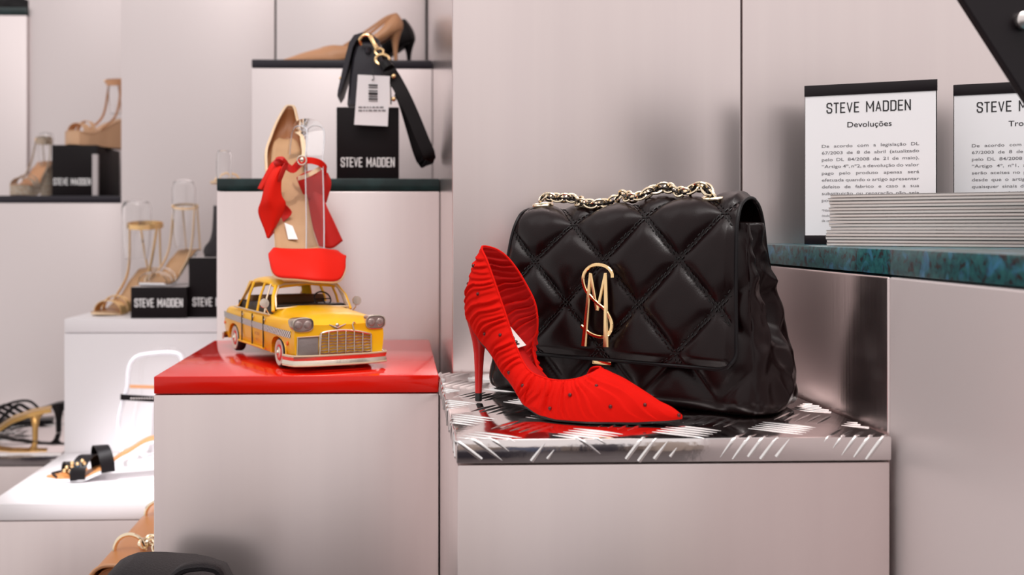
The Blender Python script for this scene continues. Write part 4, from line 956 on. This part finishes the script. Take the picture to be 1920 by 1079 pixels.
for s_ in (-1, 1):
    MB().tube(spline([(.100, s_ * .025, .045), (.075, s_ * .024, .068), (.045, s_ * .021, .098), (.018, s_ * .015, .126), (-.002, s_ * .006, .138)], 24), 1., prof=[(-.0008, -.0035), (.0008, -.0035), (.0008, .0035), (-.0008, .0035)], up=(.6, 0, 1)).build('sling_strap', 'tan_pump', sl)
MB().box(.056, .066, -.026, -.023, .078, .087, bev=.001).build('strap_buckle', 'gold', sl)
c_ = D(757, 112, 2.30)
bk = thing('high_heel_pump', 'black heeled shoe behind the tan slingback on highest ledge', 'shoe', (c_.x + .012, 2.33, zt3), PI - .12); bk.scale = (1, 1, .70)
pump(bk, straight, PUMP_T, 'black_leather_plain', 'mesh_black', 'black_leather_plain', nu=160, nv=12)
# ------------------------------------------------------------------ sandals and display forms at the left, all out of focus
def sandal(name, label, loc, rz, sole_m, strap_m, heel_h=.10, plat=.0, heel='stiletto', L=.20, ankle=True, cat='shoe', scale=1., insole_m='nude_leather', toe_m=None, ankle_h=.11, ankle_r=.027, band=.0055, slim=.8, tstraps=True, label_patch=True, clearbox=True):
    """local axes: toe towards +x, heel at the origin"""
    t = thing(name, label, cat, loc, rz, scale=scale)
    zc = lambda x: plat + interp([(0, heel_h), (.02, heel_h * .98), (.05, heel_h * .74), (.09, heel_h * .32), (.125, heel_h * .06), (.16, 0), (L, .004)], x) + .004
    wc = lambda x: interp([(-.012, .012), (0, .022), (.03, .025), (.08, .026), (.12, .033), (.15, .037), (.18, .032), (L - .004, .017), (L, .006)], x)
    xs_ = [-.012 + (L + .012) * i / 44 for i in range(45)]
    MB().grid([[Vector((x, wc(x) * a, zc(max(x, 0)) + .0016)) for a in (-1, -.5, 0, .5, 1)] for x in xs_]).build('insole', insole_m, t, solid=.0022)
    rg = []
    for x in xs_:
        z1 = zc(max(x, 0)); z0_ = z1 - .0045
        if plat: z0_ = max(0.0005, z1 - .004 - plat * min(1, max(0, (x - .055) / .05))) if heel != 'wedge' else .0005 + .012 * max(0, (x - .17) / .03) ** 2
        rg.append([Vector((x, wc(x) * a * .985, z)) for a, z in ((-1, z1), (-1, z0_), (1, z0_), (1, z1))])
    MB().loft(rg).build('sole', sole_m, t, ang=50)
    if heel == 'stiletto': MB().loft([[Vector((.006 + cx_ + r * math.cos(a), r * 1.1 * math.sin(a), z)) for a in [2 * PI * k / 14 for k in range(14)]] for z, r, cx_ in ((0, .0045, 0), (heel_h * .6, .0055, 0), (heel_h * .85, .010, 0), (plat + heel_h * .99, .016, 0))]).build('heel', toe_m or sole_m, t)
    if heel == 'block': MB().loft([[Vector((.008 + r * math.copysign(abs(math.cos(a)) ** .5, math.cos(a)), r * 1.0 * math.copysign(abs(math.sin(a)) ** .5, math.sin(a)), z)) for a in [2 * PI * k / 20 for k in range(20)]] for z, r in ((0, .019), (heel_h * .6, .0195), (plat + heel_h * .99, .0215))]).build('heel', toe_m or sole_m, t)
    m2 = toe_m or strap_m
    def strap(x, h, wdt_, lean=0., nm='toe_strap'):
        pts = [(x + lean * math.sin(PI * k / 16), -math.cos(PI * k / 16) * (wc(x) + .0015), zc(x) - .002 + h * math.sin(PI * k / 16) ** .8) for k in range(17)]
        MB().tube(pts, 1., prof=[(-wdt_, -.0008), (wdt_, -.0008), (wdt_, .0008), (-wdt_, .0008)], up=[Vector((0, p[1] * 8, .3)) for p in pts]).build(nm, m2, t)
    if tstraps: strap(.155, .030, .011); strap(.135, .036, .006, -.004)
    if ankle:
        zt_ = zc(0) + ankle_h * .55
        MB().tube([(.030 + ankle_r * math.cos(a) * 1.1, ankle_r * math.sin(a), zt_ + .006 * math.cos(a + 2.6)) for a in [2 * PI * k / 28 for k in range(28)]], 1., closed=True, prof=[(-.0008, -band), (.0008, -band), (.0008, band), (-.0008, band)], up=(0, 0, 1)).build('ankle_strap', strap_m, t)
        MB().ball((.058, -ankle_r * .6, zt_), (.003, .002, .004)).build('buckle', 'gold', t)
        for s_ in (-1, 1):
            MB().tube(spline([(.036, s_ * ankle_r, zt_), (.055, s_ * .030, zc(.06) + .028), (.105, s_ * .031, zc(.10) + .0)], 16), 1., prof=[(-.0008, -.0032), (.0008, -.0032), (.0008, .0032), (-.0008, .0032)], up=(.6, 0, 1)).build('side_strap', strap_m, t)
            MB().tube([(.012, s_ * ankle_r * .7, zt_), (-.004, s_ * .019, zc(0))], .0022, 6).build('heel_strap', strap_m, t)
    if label_patch: MB().box(.025, .06, -.010, .010, -.0005, .0008, Matrix.Translation((0, 0, 0)) @ Matrix.Translation((0, 0, zc(.042) + .004)) @ Matrix.Rotation(math.atan2(zc(.025) - zc(.06), .035), 4, Matrix.Rotation(0, 3).to_3x3().row[1] if 0 else 'Y')).build('insole_label', 'label_white', t, smooth=False)
    return t
def leg_form(label, loc, r=.026, h=.11, cat='display form'):
    t = thing('ankle_form', label, cat, loc)
    MB().lathe([(r * .75, 0), (r * .9, h * .2), (r, h * .55), (r * 1.02, h * .85), (r * .85, h * .96), (r * .4, h), (.0003, h * 1.005)], 28).build('shell', 'clear_acrylic', t, solid=.0015)
    MB().tube([(r * .86 * math.cos(a), r * .86 * math.sin(a), h * .955) for a in [2 * PI * k / 24 for k in range(24)]], .0012, 6, closed=True).build('rim', 'clear_acrylic', t); return t
zw = ZT + .0006
# on the white plinth
p = D(287, 590, 2.41)
sandal('strappy_sandal', 'gold ankle-strap sandal on white plinth left of the low shoe box', (p.x, p.y, zw), math.atan2(-.91, -.41), 'cream_edge', 'gold_leather', .095, label_patch=True, ankle_r=.040, ankle_h=.19, L=.205, scale=.93)
q = D(243, 500, 2.37); leg_form('clear plastic ankle form inside the gold ankle-strap sandal', (D(256, 500, 2.385).x, 2.385, 1.235), .031, .13)
p = D(366, 540, 2.335)
sandal('strappy_sandal', 'clear-strapped nude sandal on top of the low shoe box', (p.x - .006, p.y, ZT + .0645), math.atan2(-.93, -.36), 'white_outsole', 'cream_edge', .075, L=.17, ankle_r=.029, ankle_h=.19, toe_m='clear_acrylic', band=.003, scale=.90)
q = D(338, 460, 2.31); leg_form('clear plastic ankle form rising from the nude sandal', (D(345, 460, 2.31).x, 2.308, 1.262), .024, .145)
p = D(399, 486, 2.27)
bt = thing('ankle_boot', 'sheer black mesh boot just showing on the tall shoe box', 'shoe', (p.x + .012, p.y, ZT + .1232))
def btr(px, py): v = D(px, py, 2.27); return Vector((v.x - p.x - .012, 0, v.z - ZT - .1232))
out_ = spline([(px_, py_) for px_, py_ in ((402, 386), (401, 410), (399, 435), (394, 452), (386, 462), (383, 472), (387, 480), (400, 484), (440, 485), (452, 460), (446, 440), (432, 420), (428, 386))], 40)
rg = []
for dy, k in ((-.028, .55), (-.022, .85), (-.012, 1), (.012, 1), (.022, .85), (.028, .55)):
    c = btr(420, 440); rg.append([Vector((c.x + (btr(*q).x - c.x) * k, dy, max(.0006, c.z + (btr(*q).z - c.z) * (k if btr(*q).z > .01 else 1)))) for q in out_])
MB().loft(rg).build('upper', 'mesh_black', bt); MB().box(btr(386, 480).x, btr(450, 480).x, -.02, .02, .0, .004, bev=.001).build('sole', 'sole_black', bt)
# upper left ledge
zl = EYE + .0845 + .0006
p = D(92, 372, 2.93)
sandal('platform_sandal', 'glittering platform sandal left of the box at upper left', (p.x, p.y, zl), math.atan2(-.98, -.18), 'glitter', 'glitter', .085, .026, 'block', .185, ankle_r=.024, ankle_h=.12, band=.010, insole_m='tan_pump', label_patch=False, scale=.85)
q = D(78, 320, 2.925); leg_form('clear plastic ankle form in the glittering platform sandal', (D(86, 320, 2.905).x, 2.905, zl + .085), .020, .09)
zx = EYE + .0845 + .1300
p = D(228, 285, 2.90)
wd_ = sandal('wedge_sandal', 'tan platform wedge sandal on the upper left box', (p.x + .012, p.y + .0, zx), math.atan2(-.78, -.62), 'wedge_tan', 'tan_pump', .05, .030, 'wedge', .185, ankle_r=.028, ankle_h=.19, band=.008, insole_m='wedge_tan', label_patch=False, scale=.95, toe_m='wedge_tan')
q = D(206, 230, 2.89); leg_form('clear plastic ankle form in the tan wedge sandal', (D(219, 230, 2.89).x, 2.885, zx + .095), .020, .088)
# dark shoe at the very top left
p = D(20, 16, 3.1)
pm = thing('high_heel_pump', 'dark shoe cut off by the top left corner', 'shoe', (p.x - .135, p.y + .06, EYE + .6276), -.25)
pump(pm, straight, PUMP_T, 'black_leather_plain', 'nude_leather', 'black_leather_plain', nu=140, nv=10)
# small clear form and nude sole at the left end of the green-topped ledge
p = D(420, 333, 1.88); fz = EYE + .0846
cf = thing('ankle_form', 'small clear form left of the bow sandal on dark green ledge', 'display form', (p.x, p.y, fz))
MB().lathe([(.012, 0), (.013, .02), (.0125, .045), (.010, .052), (.0003, .053)], 20).build('shell', 'clear_acrylic', cf, solid=.0015)
ns = thing('flat_shoe', 'pale nude shoe low on the left end of the dark green ledge', 'shoe', (p.x + .006, p.y + .05, fz), PI / 2 + .3)
MB().loft([[Vector((x, a * interp([(0, .012), (.02, .02), (.1, .026), (.13, .02), (.145, .006)], x), z)) for a, z in ((-1, .001), (1, .001), (1, .006), (.0, .0095), (-1, .006))] for x in [.145 * i / 16 for i in range(17)]]).build('sole', 'cream_edge', ns)
MB().tube([(.05, -.024, .005), (.05, -.015, .016), (.05, 0, .020), (.05, .015, .016), (.05, .024, .005)], .002, 6).build('strap', 'cream_edge', ns)

# ------------------------------------------------------------------ low bright plinth: jewelled slide, clear sandal with dark band
zq = ZL + .0006
p = D(309, 885, 1.965)
sd_ = thing('slide_sandal', 'black slide sandal with gold and blue jewels on the bright low plinth', 'shoe', (p.x, p.y, zq), PI + .16)
zc = lambda x: interp([(0, .070), (.03, .064), (.07, .042), (.11, .016), (.14, .005), (.2, .004)], x)
wc = lambda x: interp([(-.01, .01), (0, .020), (.03, .024), (.09, .026), (.14, .034), (.18, .026), (.205, .006)], x)
xs_ = [-.01 + .215 * i / 40 for i in range(41)]
MB().grid([[Vector((x, wc(x) * a, zc(max(0, x)) + .003)) for a in (-1, -.5, 0, .5, 1)] for x in xs_]).build('insole', 'tan_leather', sd_, solid=.0015)
MB().loft([[Vector((x, wc(x) * a, zc(max(0, x)) + dz)) for a, dz in ((-1, .002), (-1, -.0035), (1, -.0035), (1, .002))] for x in xs_]).build('outsole', 'white_outsole', sd_)
MB().loft([[Vector((.008 + r * math.cos(a), r * math.sin(a), z)) for a in [2 * PI * k / 14 for k in range(14)]] for z, r in ((0, .006), (.04, .008), (.066, .017))]).build('heel', 'white_outsole', sd_)
def band_(x, h, w0, lean, nm, m_, dx0=0.):
    pts = [(x + dx0 * math.cos(PI * k / 18) + lean * math.sin(PI * k / 18), -math.cos(PI * k / 18) * (wc(x) + .0015), zc(x) - .001 + h * math.sin(PI * k / 18) ** .8) for k in range(19)]
    return MB().tube(pts, 1., prof=[(-w0, -.001), (w0, -.001), (w0, .001), (-w0, .001)], up=[Vector((0, q[1] * 8, .3)) for q in pts]).build(nm, m_, sd_)
band_(.160, .026, .013, .0, 'front_band', 'black_leather_plain', .012); band_(.134, .036, .013, .0, 'cross_band', 'black_leather_plain', -.014); band_(.108, .042, .012, .004, 'rear_band', 'black_leather_plain', .012)
MB().tube([(.185, -.024, .010), (.196, 0, .012), (.185, .024, .010)], .002, 6).build('toe_edge', 'black_leather_plain', sd_)
for i in range(16):
    a = i * 2.4; x = .142 + .022 * math.cos(a) * (i / 16) ** .5; y = .016 * math.sin(a) * (i / 16) ** .5
    MB().ball((x + .010, .026 + y * .35, zc(x) + .019 + y * .9), (.0036,) * 3, 8, 6).build('jewel', 'blue_gem' if i in (1, 7) else 'gold', sd_)
p = D(262, 840, 2.06)
cs = thing('ankle_form', 'clear glossy display form with a dark jewelled ankle band above the slide', 'display form', (p.x, p.y, zq))
def cr(px, py, d=2.06): v = D(px, py, d); return Vector((v.x - p.x, d - p.y, v.z - zq))
MB().tube(spline([cr(232, 860, 2.03), cr(222, 810), cr(226, 770), cr(238, 730), cr(242, 690), cr(256, 670), cr(285, 664), cr(320, 662), cr(340, 672), cr(344, 720), cr(346, 760), cr(350, 850)], 60), .0045, 10).build('bent_tube', 'clear_edge', cs)
MB().tube(spline([cr(262, 860, 2.12), cr(250, 800, 2.12), cr(262, 740, 2.12), cr(268, 680, 2.12), cr(290, 658, 2.12), cr(330, 655, 2.12), cr(352, 700, 2.12), cr(358, 850, 2.12)], 60), .004, 10).build('bent_tube', 'clear_acrylic', cs)
MB().tube([cr(226, 745, 2.05), cr(290, 749, 2.045), cr(345, 747, 2.05)], 1., prof=[(-.0012, -.0055), (.0012, -.0055), (.0012, .0055), (-.0012, .0055)], up=(0, 0, 1)).build('dark_band', 'black_leather_plain', cs)
for i in range(9): MB().ball(cr(246 + i * 5, 747.5, 2.042), (.0016,) * 3, 8, 6).build('crystal', 'steel_edge', cs)
MB().tube([cr(243, 725, 2.06), cr(345, 728, 2.06)], 1., prof=[(-.001, -.0032), (.001, -.0032), (.001, .0032), (-.001, .0032)], up=(0, 0, 1)).build('tan_strap', 'tan_pump', cs)

# ------------------------------------------------------------------ far left treadplate: gold mule, black shoe
p = D(66, 822, 2.29)
gm = thing('heeled_mule', 'gold heeled mule at far left on worn tread plate', 'shoe', (p.x, p.y, ZL + .0018), PI + .28)
zc2 = lambda x: interp([(-.03, .060), (0, .056), (.04, .044), (.08, .020), (.11, .005), (.2, .003)], x)
xs_ = [-.032 + .232 * i / 36 for i in range(37)]
MB().loft([[Vector((x, a * wc(max(x + .02, 0)), zc2(x) + dz)) for a, dz in ((-1, .009), (0, .005), (1, .009), (1, 0), (0, -.003), (-1, 0))] for x in xs_]).build('footbed', 'gold_metallic', gm)
MB().loft([[Vector((r * math.cos(a), r * 1.2 * math.sin(a), z)) for a in [2 * PI * k / 12 for k in range(12)]] for z, r in ((0, .0055), (.025, .0062), (.045, .0095), (.056, .018))]).build('heel', 'gold_metallic', gm)
MB().tube([(.13, -.032, .004), (.13, -.026, .026), (.13, 0, .036), (.13, .026, .026), (.13, .032, .004)], .008, 8).build('front_band', 'gold_metallic', gm)
p = D(110, 796, 2.38)
bs = thing('heeled_mule', 'black heeled shoe behind the gold mule', 'shoe', (p.x, p.y, ZL + .0018), PI + .12)
MB().loft([[Vector((x, a * wc(max(x + .02, 0)) * .8, zc2(x) + .006 + dz)) for a, dz in ((-1, .004), (1, .004), (1, 0), (-1, 0))] for x in xs_]).build('footbed', 'black_leather_plain', bs)
MB().loft([[Vector((r * math.cos(a), r * 1.2 * math.sin(a), z)) for a in [2 * PI * k / 12 for k in range(12)]] for z, r in ((0, .0058), (.03, .0065), (.045, .0095), (.062, .018))]).build('heel', 'black_leather_plain', bs)
MB().tube(spline([(.04, -.018, .045), (.07, -.020, .068), (.12, -.012, .058), (.16, .012, .020)], 16), .003, 6).build('strap', 'black_leather_plain', bs)
p = D(30, 778, 2.50)
b3 = thing('strappy_sandal', 'black strappy sandal at the left edge behind the gold mule', 'shoe', (p.x, p.y, ZL + .0018), PI + .2)
for k in range(4): MB().tube(spline([(-.05 + k * .02, -.026, .003), (-.02 + k * .024, -.02, .03), (k * .03, .0, .040), (.04 + k * .03, .024, .003)], 14), .004, 6).build('strap', 'black_leather_plain', b3)
MB().loft([[Vector((x - .05, a * wc(max(x, 0)), dz)) for a, dz in ((-1, .007), (1, .007), (1, .0), (-1, 0))] for x in xs_]).build('sole', 'black_leather_plain', b3)

# ------------------------------------------------------------------ tan handbag and black tote at the bottom
p = D(165, 1060, 1.42)
xl = p.x; zt_ = p.z; wb_ = .078
tn = thing('shoulder_bag', 'tan leather handbag with chunky pale gold chain at bottom left', 'handbag', (xl + wb_ / 2, 1.59, Z0 + .0006))
Hh = zt_ - Z0 - .0006
def arch(k, y, r=.026, dz=0.):
    w2 = wb_ / 2 * k; pts = [(-w2 * 1.15, 0.0)] + [(-w2 + r - r * math.cos(a), Hh - r + r * math.sin(a)) for a in [PI / 2 * i / 8 for i in range(9)]] + [(w2 - r + r * math.sin(a), Hh - r + r * math.cos(a)) for a in [PI / 2 * i / 8 for i in range(9)]] + [(w2 * 1.15, 0.0)]
    return [Vector((x, y, max(0, z + dz))) for x, z in pts]
MB().loft([arch(.84, -.160, .022, -.008), arch(.84, .16, .022, -.008)]).build('body', 'tan_leather', tn, ang=60)
MB().grid([arch(1., y) for y in (-.172, -.17, -.05, .05, .17)]).build('flap', 'tan_leather', tn, solid=.0032, off=-1, ang=60)
MB().loft([arch(.80, -.162, .020, -.010), arch(.80, -.158, .020, -.010)]).build('gusset', 'brown_lining', tn, ang=60)
MB().tube(arch(1., -.172), .002, 6).build('flap_edge', 'tan_pump', tn)
for y, nm in ((-.105, 'handle_ring'), (.075, 'handle_ring')):
    MB().tube([(-.022 + .021 * (1 - math.cos(a)), y, Hh + .022 * math.sin(a) - .001) for a in [PI * i / 18 for i in range(19)]], .0030, 8).build(nm, 'pale_gold', tn)
cpts = spline([(.018, -.105, Hh + .008), (.024, -.09, Hh + .010), (.034, -.10, Hh + .003), (.043, -.11, Hh - .012), (.046, -.12, Hh - .035), (.047, -.125, Hh - .08)], 120)
d = 0; Lc = [0.]
for a, b_ in zip(cpts, cpts[1:]): Lc.append(Lc[-1] + (Vector(b_) - Vector(a)).length)
chn = MB().tube([Vector(q) for q in cpts[::6]], .0012, 5).build('chain', 'black_leather_plain', tn); k = 0
while d < Lc[-1]:
    i = min(range(len(Lc)), key=lambda q_: abs(Lc[q_] - d)); q0 = Vector(cpts[i]); t = (Vector(cpts[min(i + 2, 119)]) - Vector(cpts[max(i - 2, 0)])).normalized()
    sdv = t.cross(Vector((.3, 0, 1))).normalized(); upv = sdv.cross(t); an = math.radians(45 if k % 2 else -45)
    MB().tube(torus(q0, .0062, .002, sdv * math.sin(an) - upv * math.cos(an), 18, sx=1.4, dirx=t), .0024, 8, closed=True).build('chain_link', 'pale_gold', chn)
    d += .0095; k += 1
p = D(300, 1066, 1.18)
bt_ = thing('tote_bag', 'black grained leather tote bag peeking in at the bottom edge', 'handbag', (p.x, 1.19, Z0 + .0006))
def tb(px, py, d=1.18): v = D(px, py, d); return Vector((v.x - p.x, d - 1.19, v.z - Z0 - .0006))
topl = [tb(188, 1120), tb(200, 1080), tb(215, 1072), tb(235, 1065), tb(262, 1063.5), tb(290, 1064), tb(320, 1066), tb(350, 1068), tb(380, 1074), tb(412, 1085), tb(430, 1120)]
full = [Vector((topl[0].x - .008, 0, 0))] + topl + [Vector((topl[-1].x + .008, 0, 0))]
MB().loft([[Vector((q.x * k, dy, q.z * (1 if q.z < .01 else 1) - (.006 if k < .97 and q.z > .01 else 0))) for q in full] for dy, k in ((-.055, .95), (-.045, .99), (0, 1), (.045, .99), (.055, .95))]).build('body', 'black_grain_leather', bt_, ang=50)
MB().tube(spline([tb(312, 1110, 1.12), tb(326, 1082, 1.12), tb(345, 1067, 1.12), tb(370, 1062, 1.12), tb(395, 1063, 1.12), tb(412, 1072, 1.12), tb(424, 1110, 1.12)], 40), 1., prof=[(-.011, -.0018), (-.006, -.004), (.006, -.004), (.011, -.0018), (.011, .0018), (.006, .004), (-.006, .004), (-.011, .0018)], up=[Vector((math.cos(PI - PI * i / 39), 0, math.sin(PI * i / 39) + .2)) for i in range(40)]).build('handle', 'black_grain_leather', bt_)
